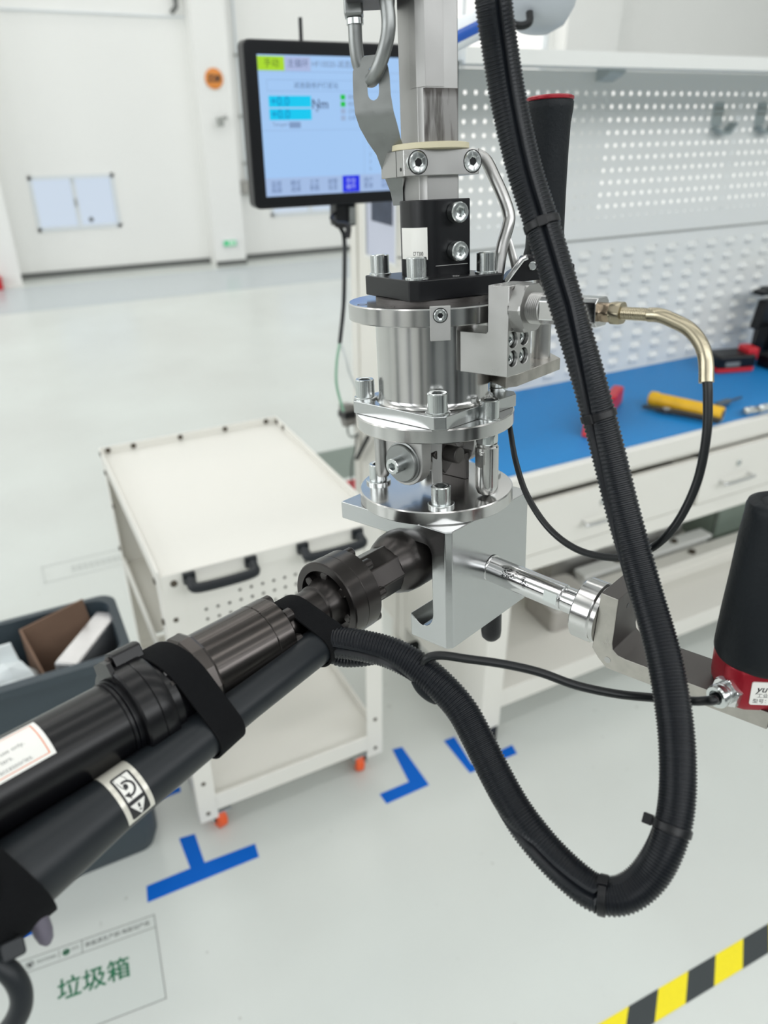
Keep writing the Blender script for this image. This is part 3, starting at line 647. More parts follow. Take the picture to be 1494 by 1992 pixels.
def txt(u, v, s, size, c, align='CENTER', bold=0):
    vs, fs = text2d(s, size * .86, align, bold); x, _, z = S(u * .82, v)
    ui.setdefault(c, MB()).add([(x + a, -.0012, z + b) for a, b in vs], fs)
INK = (92, 108, 146)
rect(.0, .01, .155, .105, (176, 226, 40)); txt(.08, .058, '手动', .017, (80, 110, 40))
rect(.157, .01, .31, .105, (178, 192, 232)); txt(.235, .058, '主循环', .016, INK)
txt(.315, .058, 'HF10020-减速器维护打紧站', .015, (120, 140, 176), 'LEFT')
rect(0, .108, 1, .112, (148, 178, 222))
for e in ((.045, .165, .9, .168), (.045, .24, .9, .243), (.045, .165, .047, .243), (.9, .165, .902, .243)): rect(*e, (140, 172, 218))
txt(.34, .205, '减速器维护打紧站', .013, (100, 126, 168))
for v in (.275, .365):
    rect(.05, v, .305, v + .078, (0, 208, 250)); txt(.06, v + .04, '+0.0', .024, (0, 130, 200), 'LEFT')
txt(.36, .335, 'Nm', .026, (72, 88, 124), bold=.0002); txt(.34, .40, '°', .022, (72, 88, 124))
for v, c, s_ in ((.265, (0, 200, 60), '使能'), (.315, (0, 200, 60), '使能'), (.365, (160, 184, 220), '正转'), (.415, (160, 184, 220), '反转')):
    rect(.49, v, .52, v + .036, c); txt(.535, v + .02, s_, .010, (120, 140, 176), 'LEFT')
txt(.065, .475, 'Torque=', .010, (110, 130, 170), 'LEFT'); rect(.165, .458, .235, .50, (132, 160, 202))
rect(0, .515, .64, .518, (148, 178, 222)); rect(.638, .515, .64, .86, (148, 178, 222))
for k in range(5): txt(.68, .60 + .055 * k, str(k), .010, (110, 130, 170))
rect(0, .862, 1, 1, (170, 196, 236))
for k, s_ in enumerate(('监视\n画面', '模式\n选择', '工艺\n参数', '报警\n信息', '手动\n操作', '用户\n登录', '系统\n设置', '退出\n登录', '帮助')):
    if k == 4: rect(.49, .866, .605, .996, (24, 40, 236), -.001)
    txt(.065 + .12 * k, .932, s_, .0125, (90, 112, 160) if k != 4 else (190, 200, 255))
for c, m_ in ui.items(): o = obj('screen_graphics', m_, mat('screen_%02x%02x%02x' % c, c, .3, emit=.9), sg); o['kind'] = 'stuff'
mb = MB(); mb.tube([(-.105, .02, SH - .01), (-.105, .02, SH + .036)], .0035, 10); obj('antenna', mb, M_blk, mo)
mb = MB(); mb.box((-.07, .034, .06), (.07, .055, .2)); obj('mount_plate', mb, M_blk, mo, .003)
mb = MB(); mb.box((-.045, .02, -.045), (.0, .055, .0)); mb.box((-.02, .055, -.02), (.01, .09, .14)); obj('arm_joint', mb, M_blk, mo, .004)
mb = MB(); mb.box((-.018, .015, -.04), (-.004, .021, -.008)); obj('arm_label', mb, M_galv, mo)
mb = MB(); mb.box((-.005, .09, .06), (.23, .13, .11)); mb.box((.19, .12, .06), (.226, .40, .11)); obj('support_arm', mb, M_blk, mo, .004)
# cables under the monitor
t = thing('monitor_cable', 'black cable hanging under the monitor ending in green and grey wires', 'cable', T(.64, 1.47, 1.39))
o3 = Vector((.64, 1.47, 1.39))
def rel(*ps): return [Vector(p) - o3 for p in ps]
mb = MB(); mb.tube(catmull(rel((.672, 1.50, 1.38), (0.6128, 1.3878, 1.3859), (0.6291, 1.38, 1.3664), (0.6334, 1.3767, 1.344), (0.6265, 1.3658, 1.279), (0.6196, 1.3593, 1.2212), (0.6059, 1.351, 1.1547)), 6), .0042, 10); obj('sheath', mb, M_cable, t)
mb = MB(); mb.tube(catmull(rel((0.6063, 1.3518, 1.1565), (0.5918, 1.3375, 1.1212), (0.5853, 1.3264, 1.077), (0.5935, 1.3151, 1.0241)), 6), .003, 8); obj('green_wire', mb, mat('green_wire', (120, 160, 136), .45), t)
mb = MB(); mb.tube(catmull(rel((0.6073, 1.3514, 1.1565), (0.6104, 1.3306, 1.1257), (0.6142, 1.3255, 1.0999), (0.6304, 1.313, 1.0519)), 6), .003, 8); obj('grey_wire', mb, mat('grey_wire', (186, 190, 188), .45), t)
mb = MB(); mb.tube(catmull(rel((0.6165, 1.38, 1.3765), (0.6364, 1.3674, 1.3731), (0.6316, 1.3582, 1.3542)), 6), .006, 8); obj('cable_tie', mb, M_blk, t)
t = thing('wall_adapter', 'grey black power adapter with looped wire left of the steel fixture', 'adapter', T((0.93, 1.9647, 0.7333)))
mb = MB(); mb.prism([(-.03, -.02), (.02, -.03), (.03, .035), (.0, .05), (-.02, .03)], -.035, 0, frame((0, .03, 0), (1, 0, 0), (0, -1, 0))); obj('body', mb, mat('adapter_grey', (120, 118, 114), .5), t, .006)
mb = MB(); mb.prism([(-.03, -.02), (.03, -.03), (.03, -.006), (-.03, .004)], -.037, .002, frame((0, .03, -.02), (1, 0, 0), (0, -1, 0))); obj('plug', mb, M_blk, t, .004)
og = Vector((0.93, 1.9647, 0.7333))
mb = MB(); mb.tube(catmull([Vector(p) - og for p in ((0.92, 2.0093, 0.6938), (0.915, 1.9967, 0.6608), (0.915, 1.9664, 0.6581), (0.925, 1.9383, 0.6771))], 6), .004, 8); obj('loop_wire', mb, mat('dull_wire', (140, 144, 140), .5), t)
mb = MB(); mb.tube([Vector(p) - og for p in ((0.915, 1.8533, 0.7007), (0.915, 1.9355, 0.5962))], .007, 8); obj('black_clip', mb, M_blk, t)
mb = MB(); mb.tube(catmull([Vector(p) - og for p in ((0.92, 1.9427, 0.6747), (0.918, 1.9562, 0.6086), (0.918, 1.9816, 0.5531), (0.918, 1.9858, 0.4674))], 5), .0025, 6); obj('drop_wire', mb, M_cable, t)

# ------------------------------------------------------------------ white and blue balancer arm behind the hose
t = thing('balancer_arm', 'white rounded balancer arm with a blue striped tube at the top', 'arm', T(.675, .885, 1.70))
oa = Vector((.675, .885, 1.70))
M_gl = mat('white_gloss', (226, 230, 234), .3); M_bs = mat('blue_band', (36, 88, 178), .35)
mb = MB(); mb.lathe([(.001, -.046), (.02, -.044), (.036, -.034), (.045, -.015), (.047, .0), (.047, .4)], frame((0, 0, 0), (.15, .1, 1)), 32); obj('cap', mb, mat('light_grey_cap', (178, 184, 190), .4), t)
pa = Vector((0.6696, 0.914, 1.6873)) - oa; pb = Vector((0.5789, 0.937, 1.6479)) - oa; ax = (pb - pa).normalized()
mb = MB(); mb.tube([pa, pb + ax * .03], .0165, 24); tb = obj('tube', mb, M_gl, t)
fr_ = frame(pa, ax, Vector((.4, .8, -.1))); L_ = (pb - pa).length + .03
mb = MB(); rings = [[(.0170 * cos(radians(a)), .0170 * sin(radians(a)), z) for a in range(90 + 40, 90 + 101, 6)] for z in (0, L_)]
mb.loft([[(.0169 * cos(radians(a)), .0169 * sin(radians(a)), z) for a in range(0, 360, 10)] for z in (.0, .001)], fr_)
cd = (Vector((0, 0, 1.58)) - oa - (pa + pb) / 2); cd = (cd - ax * cd.dot(ax)).normalized(); fr2 = frame(pa, ax, cd)
mb = MB(); mb.loft([[(.0169 * cos(radians(a)), .0169 * sin(radians(a)), z) for a in range(-28, 19, 4)] for z in (0, L_)], fr2, cap=False, closed=False); obj('blue_stripe', mb, M_bs, t)
mb = MB(); mb.tube(catmull([Vector(p) - oa for p in ((0.6411, 0.8557, 1.673), (0.6387, 0.851, 1.6634), (0.6312, 0.8523, 1.6592), (0.6218, 0.8579, 1.6602), (0.6102, 0.8685, 1.6677))], 6), .0045, 10); obj('hook_cable', mb, M_cable, t)

# ================================================================== foreground fixture (own tilted frame, millimetres)
_L = [[0.887648, 0.460318, 0.013741, 0.261901], [-0.458479, 0.880507, 0.120434, 0.41828], [0.043339, -0.113203, 0.992626, 1.333317]]
LM = Matrix((_L[0], _L[1], _L[2], (0, 0, 0, 1)))
K = Matrix.Scale(.001, 4)
def lthing(name, label, cat, base, group=None):
    b = Vector(base) * .001
    return thing(name, label, cat, LM @ T(b), group), T(-b) @ K
c42, s42 = cos(radians(42)), sin(radians(42))
D1 = Vector((c42, -s42, 0)); D2 = Vector((s42, c42, 0)); UW = Vector((0, 0, 1))
RU = rotz(27); RB = rotz(-42)
def ru(x, y, z=0): return RU @ Vector((x, y, z))
def rb(x, y, z=0): return RB @ Vector((x, y, z))

fx, W = lthing('torque_arm', 'steel torque reaction fixture hanging on a square post with a square steel block below', 'tool fixture', (0, 0, -99))
def cut(o, q):
    c = obj('cutter', q, M_blk); m_ = o.modifiers.new('cut', 'BOOLEAN'); m_.operation = 'DIFFERENCE'; m_.solver = 'EXACT'; m_.object = c
    c.parent = o.parent
    dg = bpy.context.evaluated_depsgraph_get(); dg.update(); me = bpy.data.meshes.new_from_object(o.evaluated_get(dg))
    o.modifiers.remove(m_); old = o.data; o.data = me; me.name = o.name; bpy.data.objects.remove(c); finish(me, 35)
def part(name, mb, m, parent=None, **k):
    return obj(name, mb, m, parent or fx, **k)
# --- square post with grease stain
def post_mat():
    m = mat('post_aluminium', (.40, .396, .388), .46, 1, rvar=.06, nscale=30); nt = m.node_tree; b = nt.nodes['Principled BSDF']; L = nt.links.new
    tc = nt.nodes.new('ShaderNodeTexCoord'); sx = nt.nodes.new('ShaderNodeSeparateXYZ'); L(tc.outputs['Object'], sx.inputs[0])
    dp = nt.nodes.new('ShaderNodeVectorMath'); dp.operation = 'DOT_PRODUCT'; n_ = ru(0, -1); dp.inputs[1].default_value = tuple(n_); L(tc.outputs['Object'], dp.inputs[0])
    def cmp(sock, v, op='GREATER_THAN'):
        q = nt.nodes.new('ShaderNodeMath'); q.operation = op; q.inputs[1].default_value = v; L(sock, q.inputs[0]); return q.outputs[0]
    def mul(a, c):
        q = nt.nodes.new('ShaderNodeMath'); q.operation = 'MULTIPLY'; L(a, q.inputs[0]); L(c, q.inputs[1]); return q.outputs[0]
    z0 = .099
    face = cmp(dp.outputs['Value'], .0115)
    band = mul(cmp(sx.outputs['Z'], z0 + .2545, 'LESS_THAN'), cmp(sx.outputs['Z'], z0 + .222))
    mp = nt.nodes.new('ShaderNodeMapping'); mp.inputs['Scale'].default_value = (260, 260, 34); L(tc.outputs['Object'], mp.inputs[0])
    nz = nt.nodes.new('ShaderNodeTexNoise'); nz.inputs['Scale'].default_value = 1; nz.inputs['Detail'].default_value = 4; L(mp.outputs[0], nz.inputs['Vector'])
    rp = nt.nodes.new('ShaderNodeMapRange'); rp.inputs['From Min'].default_value = .44; rp.inputs['From Max'].default_value = .66; rp.inputs['To Max'].default_value = 1; rp.inputs['To Min'].default_value = .42; L(nz.outputs['Fac'], rp.inputs[0])
    edge = nt.nodes.new('ShaderNodeMapRange'); edge.inputs['From Min'].default_value = z0 + .2495; edge.inputs['From Max'].default_value = z0 + .2545; edge.inputs['To Max'].default_value = .5; L(sx.outputs['Z'], edge.inputs[0])
    ad = nt.nodes.new('ShaderNodeMath'); ad.use_clamp = True; L(rp.outputs[0], ad.inputs[0]); L(edge.outputs[0], ad.inputs[1])
    f = mul(mul(face, band), ad.outputs[0])
    mx = nt.nodes.new('ShaderNodeMix'); mx.data_type = 'RGBA'; mx.inputs[6].default_value = (.40, .396, .388, 1); mx.inputs[7].default_value = (.045, .038, .034, 1)
    L(f, mx.inputs[0]); L(mx.outputs[2], b.inputs['Base Color'])
    mm = nt.nodes.new('ShaderNodeMath'); mm.operation = 'SUBTRACT'; mm.inputs[0].default_value = 1; mm.use_clamp = True; L(f, mm.inputs[1]); L(mm.outputs[0], b.inputs['Metallic'])
    return m
h = 13.2
mb = MB(W @ RU); mb.prism([(-h, h), (-h, -h + 4.4), (-h + 1.2, -h + 3.4), (-h + 2.8, -h + 1.6), (-h + 3.4, -h), (h - .8, -h), (h, -h + .8), (h, h)], 150, 470)
part('post', mb, post_mat(), bevel=.0004)
mb = MB(W @ RU); mb.prism([(-h - .35, -1), (-h - .35, -h + 4.4), (-h + 3.2, -h - .35), (h * .2, -h - .35), (h * .2, -h), (-h + 3.4, -h), (-h, -h + 4.4), (-h, -1)], 255, 470); part('post_sleeve', mb, mat('sleeve_aluminium', (.37, .366, .358), .46, 1, rvar=.05, nscale=50), bevel=.0002)
mb = MB(W); mb.lathe([(23, 221.6), (24.5, 222), (24.5, 225), (23, 225.4), (14, 225.4)], None, 48); part('collar_washer', mb, M_cream, smooth=50)
# --- clamp collar
mb = MB(W @ RU); ca, cb = 25.8, 17.6
mb.prism([(ca, cb), (-ca, cb), (-ca, -cb + 5), (-ca + 5, -cb), (ca - 1.2, -cb), (ca, -cb + 1.2)], 207, 221.6)
cl = part('clamp_collar', mb, M_alu, bevel=.0005)
mb = MB(W @ RU); mb.prism([(-ca - .1, -3), (-ca + .3, -3), (-ca + .3, -3.5), (-ca - .1, -3.5)], 207.2, 221.4); part('clamp_slit', mb, M_blk, cl)
for i, x in enumerate((-18.5, 20.2)):
    Mx = frame(ru(x, -cb, 214.3), ru(0, -1))
    q = MB(W); q.lathe([(6.75, -.5), (6.75, .06)], Mx, 32); s_ = part('counterbore_shade', q, M_blk, cl)  # flat black disc paints the shaded gap around the recessed screw
    q = MB(W); socket_screw(q, Mx @ T(0, 0, -6.2), 6.2, 7, 4.4, 2.2); part('clamp_screw', q, M_zinc, cl)
mb = MB(W @ RU); mb.lathe([(1.1, 0), (1.1, .12)], frame((-ca - .02, -9, 211), (-1, 0, 0)), 12); part('punch_mark', mb, M_blk, cl)
# --- black coupling block with label
hb = 18.4
def rcorner(cx, cy, r, a0, a1, n=9): return [(cx + r * cos(radians(a0 + (a1 - a0) * k / n)), cy + r * sin(radians(a0 + (a1 - a0) * k / n))) for k in range(n + 1)]
R_ = 14
poly = rcorner(hb - 1.5, hb - 1.5, 1.5, 0, 90, 3) + rcorner(-hb + R_, hb - R_, R_, 90, 180) + rcorner(-hb + R_, -hb + R_, R_, 180, 270) + rcorner(hb - 1.5, -hb + 1.5, 1.5, 270, 360, 3)
mb = MB(W @ RU); mb.prism(poly, 147, 193.5); cbk = part('coupling_block', mb, M_blk, bevel=.0007, smooth=30)
for z in (185.5, 162.5):
    Mx = frame(ru(6.4, -hb, z), ru(0, -1))
    q = MB(W); socket_screw(q, Mx @ T(0, 0, .5), 6.1, 6.5, 5.2, 4.2); part('cap_screw', q, M_zinc, cbk)
mb = MB(W @ RU); mb.box((-8, -hb - .15, 154.2), (16, -hb, 154.6)); part('scribe_line', mb, M_grey, cbk)
def wrapc(s, z, off=.12): # along the rounded front corner: s grows to the left from its right end
    a0 = 236; arc = R_ * radians(a0 - 180); cx = cy = -hb + R_
    if s < 0: a = radians(a0 - s / R_ * 57.2958); return (cx + (R_ + off) * cos(a), cy + (R_ + off) * sin(a), z)
    if s <= arc: a = radians(a0 - s / R_ * 57.2958); return (cx + (R_ + off) * cos(a), cy + (R_ + off) * sin(a), z)
    return (-hb - off, -hb + R_ + (s - arc), z)
def wrapmesh(vs, fs, fn): return [fn(*v) for v in vs], fs
mb = MB(W @ RU); n = 16
vs = [wrapc(24 * i / n, z) for z in (158.5, 177.5) for i in range(n + 1)]
mb.add(vs, [(i, i + 1, n + 2 + i, n + 1 + i) for i in range(n)]); lb_ = part('type_label', mb, M_white, cbk, label='white paper label with small black type')
mb = MB(W @ RU)
for s_, size, z, s0 in (('C7 T300', 3.4, 161.9, 6.6), ('-001-08.1.7', 1.3, 159.5, 6.6)):
    vs, fs = text2d(s_, size, bold=.02); mb.add([wrapc(s0 - x * .62, z + y, .2) for x, y in vs], fs)
part('label_print', mb, M_ink, lb_)
# --- black square flange
hf = 33.4
mb = MB(W @ RU); mb.prism([(hf, hf), (-hf, hf), (-hf, -hf + 5), (-hf + 5, -hf), (hf, -hf)], 135.2, 148); bf = part('black_flange', mb, M_blk, bevel=.0009)
def bolt(M, r=6.7, hh=12.4, af=7, dep=6.5, wr=8.2, wh=1.6, parent=None, m=None):
    q = MB(W); socket_screw(q, M @ T(0, 0, wh), r, hh, af, dep); b_ = part('cap_screw', q, m or M_zinc, parent)
    q = MB(W); q.lathe([(wr, 0), (wr, wh * .8), (wr - .4, wh), (r, wh + .2)], M, 32); part('washer', q, M_zinc, b_)
    return b_
for a in (161.6, -108.4, -18.4, 71.6):
    bolt(T(36.2 * cos(radians(a)), 36.2 * sin(radians(a)), 148), 6.3, 11.8, 6, 6, 7.4, 1.4)
mb = MB(W); mb.lathe([(2.6, 0), (2.6, .4), (1.5, .5)], T(ru(3, -25, 148)), 16); part('set_screw', mb, M_alu, bf)
# --- cap ring
mb = MB(W); mb.lathe([(40, 121.6), (56, 121.6), (56.6, 122.2), (56.6, 131.8), (55.8, 132.6), (10, 132.7)], None, 96); cp = part('cap_ring', mb, M_turn, smooth=30)
mb = MB(W); mb.lathe([(38, 132.6), (38, 135.3)], None, 64); part('spacer', mb, M_dplate, cp)
for a, nm in ((-89, 'key_plate'),):
    Mx = frame((57.1 * cos(radians(a)), 57.1 * sin(radians(a)), 124.6), (cos(radians(a)), sin(radians(a)), 0), (-sin(radians(a)), cos(radians(a)), 0))
    q = MB(W @ Mx); q.box((-6.2, -10.6, -.6), (6.2, 9.9, 2.4)); kp = part(nm, q, M_grey, cp, bevel=.0003)
    q = MB(W @ Mx); q.lathe([(4.5, 2.3), (4.5, 2.46)], T(0, 4.4, 0), 26); q.cur = 0; part('key_recess', q, M_blk, kp)
    q = MB(W @ Mx); socket_screw(q, T(0, 4.4, 0), 3.9, 3.1, 3, 1.8, 24); part('key_screw', q, M_zinc, kp)
for a in (205, 236, 305, 340):
    q = MB(W); q.lathe([(3.2, -2.2), (3.2, -1.95), (2.2, -2.1)], T(51.5 * cos(radians(a)), 45.5 * sin(radians(a)), 132.6 + 2.1), 24); part('hole_shade_disc', q, M_dplate, cp)  # dark discs paint the shade of open depressions in the ring
# --- cylinder housing
mb = MB(W); mb.lathe([(41.5, 65.5), (40.5, 66.4), (39.3, 68), (39, 70), (39, 122)], None, 96); part('housing', mb, M_turn, smooth=40)
# --- square plate and bolts
hp = 43
mb = MB(W @ rotz(-45)); c_ = 5.5
mb.prism([(hp, hp - c_), (hp - c_, hp), (-hp + c_, hp), (-hp, hp - c_), (-hp, -hp + c_), (-hp + c_, -hp), (hp - c_, -hp), (hp, -hp + c_)], 57, 65.8); sp = part('square_plate', mb, M_plate, bevel=.0005)
for a in (-91, 178, 19, 92): bolt(T(48.6 * cos(radians(a)), 48.6 * sin(radians(a)), 65.8))
bolt(T(34.3, -33.6, 57), wr=7.4, wh=.9)
# --- upper and lower discs with the universal joint between
mb = MB(W); mb.lathe([(20, 47.4), (55, 47.4), (55.8, 48.2), (55.8, 56.2), (55, 57), (20, 57)], None, 96); part('upper_disc', mb, M_turn, smooth=30)
mb = MB(W); mb.lathe([(20, -9.5), (55.2, -9.5), (56, -8.7), (56, -.8), (55.2, 0), (20, 0)], None, 96); part('lower_disc', mb, M_turn, smooth=30)
for a in (168, -89, 20, 95): bolt(T(43.3 * cos(radians(a)), 43.3 * sin(radians(a)), 0), wr=9.2, wh=2.2)
def earpoly(r, top, n=12): return [(r, top)] + [(r * cos(radians(-180 * k / n)), r * sin(radians(-180 * k / n))) for k in range(n + 1)] + [(-r, top)]
for y0, y1 in ((-35, -25), (25, 35)):
    q = MB(W @ Matrix(((D1.x, 0, D2.x, 0), (D1.y, 0, D2.y, 0), (0, 1, 0, 26), (0, 0, 0, 1)))); q.prism(earpoly(16.5, 21.6), y0, y1); part('upper_ear', q, M_grey, bevel=.0006)
q = MB(W); q.loft([[(-3.4, -16, 0), (3.8, -16, 0), (3.8, -7, 0), (-3.4, -7, 0)], [(-3.4, -16, 26), (3.8, -16, 26), (3.8, -7, 26), (-3.4, -7, 26)], [(-6.5, -16, 40), (4.4, -16, 40), (4.4, -7, 40), (-6.5, -7, 40)], [(-7, -16, 47.2), (5, -16, 47.2), (5, -7, 47.2), (-7, -7, 47.2)]]); part('fork_bar', q, M_grey, bevel=.0006)
q = MB(W); q.tube([(3, -11.5, 37.5), (17, -8, 39)], 3.3, 18); part('fork_pin', q, M_alu)
q = MB(W @ RB); q.box((-12, 20, 0), (12, 25, 20)); part('lower_ear', q, M_dplate, bevel=.0006)
mb = MB(W); Mx = frame(-36 * D2 + 26 * UW, D2); mb.lathe([(7, 0), (7, 72)], Mx, 28); part('pivot_pin', mb, M_alu)
mb = MB(W); Mx = frame(-22 * D1 + 26 * UW, D1); mb.lathe([(6, 0), (6, 44)], Mx, 28); mb.box((-11, -11, 11), (11, 11, 33), Mx); part('cross_block', mb, M_dplate, bevel=.001)
Mx = frame(-35 * D2 + 26.5 * UW, -D2)
mb = MB(W); mb.lathe([(14.6, 0), (14.6, 1.2), (13.4, 1.5), (13.4, 3.6), (12.8, 4.1), (3, 4.1)], Mx, 48); pw = part('pivot_washer', mb, M_galv)
q = MB(W); socket_screw(q, Mx @ T(0, 0, 4.1), 5.6, 8.6, 5, 4.5, 30); part('pivot_screw', q, M_zinc, pw)
mb = MB(W); mb.lathe([(3, .5), (6.4, 2.6), (7.8, 6), (8, 9), (8, 36), (7.2, 37), (7.2, 38.4)], T(33.8, -27.5, 0), 36); mb.box((-9.4, -8.4, 24), (-7, -1, 33), T(33.8, -27.5, 0) @ rotz(20)); st = part('stop_stud', mb, M_turn, smooth=30)
q = MB(W); hexnut(q, T(33.8, -27.5, 38.4), 13, 9); part('stud_nut', q, M_zinc, st)
for a in (196, 62):
    mb = MB(W); mb.lathe([(4, 12), (5, 14), (5.2, 18), (5.2, 47)], T(40 * cos(radians(a)), 40 * sin(radians(a)), 0), 24); part('guide_pin', mb, M_alu)
# --- square C-shaped block
pr = [(-50, -9.5), (50, -9.5), (50, -99), (14.5, -99), (14.5, -81)] + [(18, -83.6), (22, -86), (25.5, -87), (29, -86.4), (32, -84), (34, -80.5), (35, -76)] + [(35, -29), (34.2, -25.5), (32, -23.3), (29, -22.5), (-50, -22.5)]
def ring_(y, cut=0): return [rb(min(x, 50 - cut), y, z) for x, z in pr]
mb = MB(W); mb.loft([ring_(-50, 3.6), ring_(-46.4), ring_(46.4), ring_(50, 3.6)]); part('square_block', mb, M_plate, bevel=.0006, smooth=25)
# --- bracket on the right of the housing
mb = MB(W @ RB)
CB = ((-13.6, 112.6), (-1.4, 112.6), (-13.6, 101.2), (-1.4, 101.2))
pr2 = [(37, -8), (37.2, 90.6), (73, 90.6), (73, 144.6), (58.2, 144.6), (58.2, 117.5), (57, 116.2), (37.2, 116.2)][1:]
mb.prism(pr2, 0, 26, Matrix(((1, 0, 0, 0), (0, 0, 1, -19.5), (0, 1, 0, 0), (0, 0, 0, 1)))); lbk = part('side_bracket', mb, M_alu)
q = MB(W)
for y, z in CB: q.lathe([(5.0, -7), (5.0, 3)], frame(rb(73, y, z), D1), 28)
cut(lbk, q); bv = lbk.modifiers.new('bevel', 'BEVEL'); bv.width = .0004; bv.segments = 2; bv.limit_method = 'ANGLE'; bv.angle_limit = radians(40)
for y, z in CB:
    q = MB(W); socket_screw(q, frame(rb(73, y, z), D1) @ T(0, 0, -7), 4.3, 4.6, 3.4, 2.6, 28); part('bracket_screw', q, M_zinc, lbk)
mb = MB(W); mb.prism([(46, -27), (54, -24), (93, 24), (90, 48), (48, 48), (28, 24)], 75.5, 84); part('rear_plate', mb, M_worn, bevel=.0005)
# --- handle rod, bearing ring and angle arm on the right
al = radians(-4.5); RZ = D1 * cos(al) + UW * sin(al); RO = 50 * D1 + .5 * D2 - 54.9 * UW
HF = frame(RO, RZ, D2)
mb = MB(W @ HF); mb.lathe([(10.4, -.3), (10.4, .3), (9.4, .5), (9.4, 58.6), (8.9, 59.2), (8.0, 59.4), (8.0, 61), (8.7, 61.4), (8.7, 74)], None, 48); rod = part('handle_rod', mb, M_chrome, smooth=35)
mb = MB(W @ HF); mb.box((-9.7, -1.5, 48), (-7.6, 6.5, 58)); q = part('wrench_flat', mb, M_zinc, rod)
mb = MB(W @ HF); mb.lathe([(12, 73), (19.8, 73), (20.6, 73.8), (20.6, 85.4), (19.8, 86.2), (19.2, 86.6), (19.2, 89.5)], None, 64); part('bearing_ring', mb, M_turn, smooth=30)
# rubbed ink marks on the rod
mb = MB(W @ HF)
for k in range(60):
    t = random.choice((12, 13, 15, 16, 18, 20, 21, 23, 30, 31, 33)) + random.uniform(-1.2, 1.2); a = radians(140 + random.uniform(-20, 20) - (t - 12) * .5 + (18 if t > 28 else 0))
    for j in range(2):
        a2 = a + radians(random.uniform(-7, 7)); t2 = t + random.uniform(-1.6, 1.6); wd_ = .06
        P1 = (9.45 * cos(a), 9.45 * sin(a), t); P2 = (9.45 * cos(a + wd_), 9.45 * sin(a + wd_), t + .25); P3 = (9.45 * cos(a2 + wd_), 9.45 * sin(a2 + wd_), t2 + .25); P4 = (9.45 * cos(a2), 9.45 * sin(a2), t2)
        mb.add([P1, P2, P3, P4], [(0, 1, 2, 3)])
part('ink_smudge', mb, M_ink, rod)
mb = MB(W @ HF)
pa_ = [(89.5, 23.5), (89.5, -18), (94.5, -23.5), (101, -28.5), (198, -21), (198, -9.6), (112, -15.8), (107, -15.4), (103.5, -13), (102.4, -9), (101.5, 23.5)]
mb.prism(pa_, -14, 20, Matrix(((0, 0, 1, 0), (0, 1, 0, 0), (1, 0, 0, 0), (0, 0, 0, 1)))); aa = part('angle_arm', mb, [M_dplate, M_worn], bevel=.0006)
for p in aa.data.polygons:
    n_ = p.normal
    p.material_index = 1 if abs(n_.dot(HF.to_3x3() @ Vector((1, 0, 0)))) > .9 else 0
for x, y in ((2, 12), (-4, -8)):
    q = MB(W @ HF); q.lathe([(1.8, 0), (1.8, .15)], T(x, y, 101.8), 14); part('arm_hole', q, M_blk, aa)
q = MB(W @ HF); q.lathe([(2.2, 0), (2.2, .2), (1.2, .25)], frame((-14, -22, 101), (-1, 0, 0)), 16); part('arm_hole', q, M_grey, aa)
# black knob end under the block
mb = MB(W); mb.lathe([(1, -137), (5, -136), (7.6, -133), (8.2, -128), (8.2, -92)], T(*(D1 * 30 + D2 * 30)), 28); part('spindle_end', mb, M_blk)
# --- lever arm behind on the right, with its black yoke
mb = MB(W); mb.tube(catmull([(30.12, 14, 219.28), (36.51, 12, 215.3), (41.7, 8, 204.99), (47.25, 4, 192.52), (50.45, 2, 182.24), (49.61, 0, 175.49), (45.87, -2, 163.18), (43.14, -4, 147.45), (42.24, -4, 139.04)], 6), 3.9, 12, squash=1.05); part('lever_strut', mb, M_alu, smooth=60)
mb = MB(W); mb.tube(catmull([(48.67, 2, 170.78), (51.2, 0, 162.85), (53.4, -2, 154.89), (55.28, -2, 146.76)], 5), 2.0, 8, squash=1.5); part('lever_strut', mb, M_alu, smooth=50)
mb = MB(W); mb.prism([(45, 140.5), (50, 147), (56.5, 150.5), (59, 156.7), (66.3, 157.4), (72.4, 153.5), (76, 153), (92, 151), (92, 143), (77.8, 142.6)], -7, 9, frame((0, 0, 0), (0, -1, 0), (1, 0, 0))); yk = part('lever_yoke', mb, M_blk, bevel=.0008)
q = MB(W); q.lathe([(2.7, 0), (2.7, 1.5), (2.2, 2)], frame((64.5, -9, 151.1), (0, -1, 0)), 24); part('yoke_pin', q, M_zinc, yk)
q = MB(W); q.tube([(47.08, -12, 142.16), (52.26, -12, 148.95), (57.39, -12, 155.35), (60.65, -12, 156.77)], 1.7, 10); part('yoke_spring', q, M_chrome, yk)

# ------------------------------------------------------------------ eye plate and shackle on the post
t, Wt = lthing('lifting_eye_plate', 'bent galvanised plate with an oblong eye clamped beside the square post', 'lifting plate', (-30, -10, 215))
rows = [(273.5, -37.5, -27, -9), (271, -42, -25.5, -9.5), (266, -45.3, -24.2, -10), (262, -45.6, -23.6, -10.5), (252, -45.8, -23.3, -11), (243, -45.2, -22.0, -12), (236, -43, -20, -10), (228, -38.5, -18, -6), (221, -33.5, -15, -2), (214, -31, -17, 3), (206, -28.2, -17.5, 6), (199, -25.4, -17.5, 8), (191, -24, -17.5, 8)]
cx_, hw = -33.6, 3.4
mb = MB(Wt); th = 2.6
def plate_pt(x, z, s):
    for (z0, a0, b0, e0), (z1, a1, b1, e1) in zip(rows, rows[1:]):
        if z0 >= z >= z1:
            f = (z0 - z) / (z0 - z1); e = e0 + (e1 - e0) * f; return (x, e + (x + 34) * -.28 + (th if s else 0), z)
    return (x, rows[-1][3] + (th if s else 0), z)
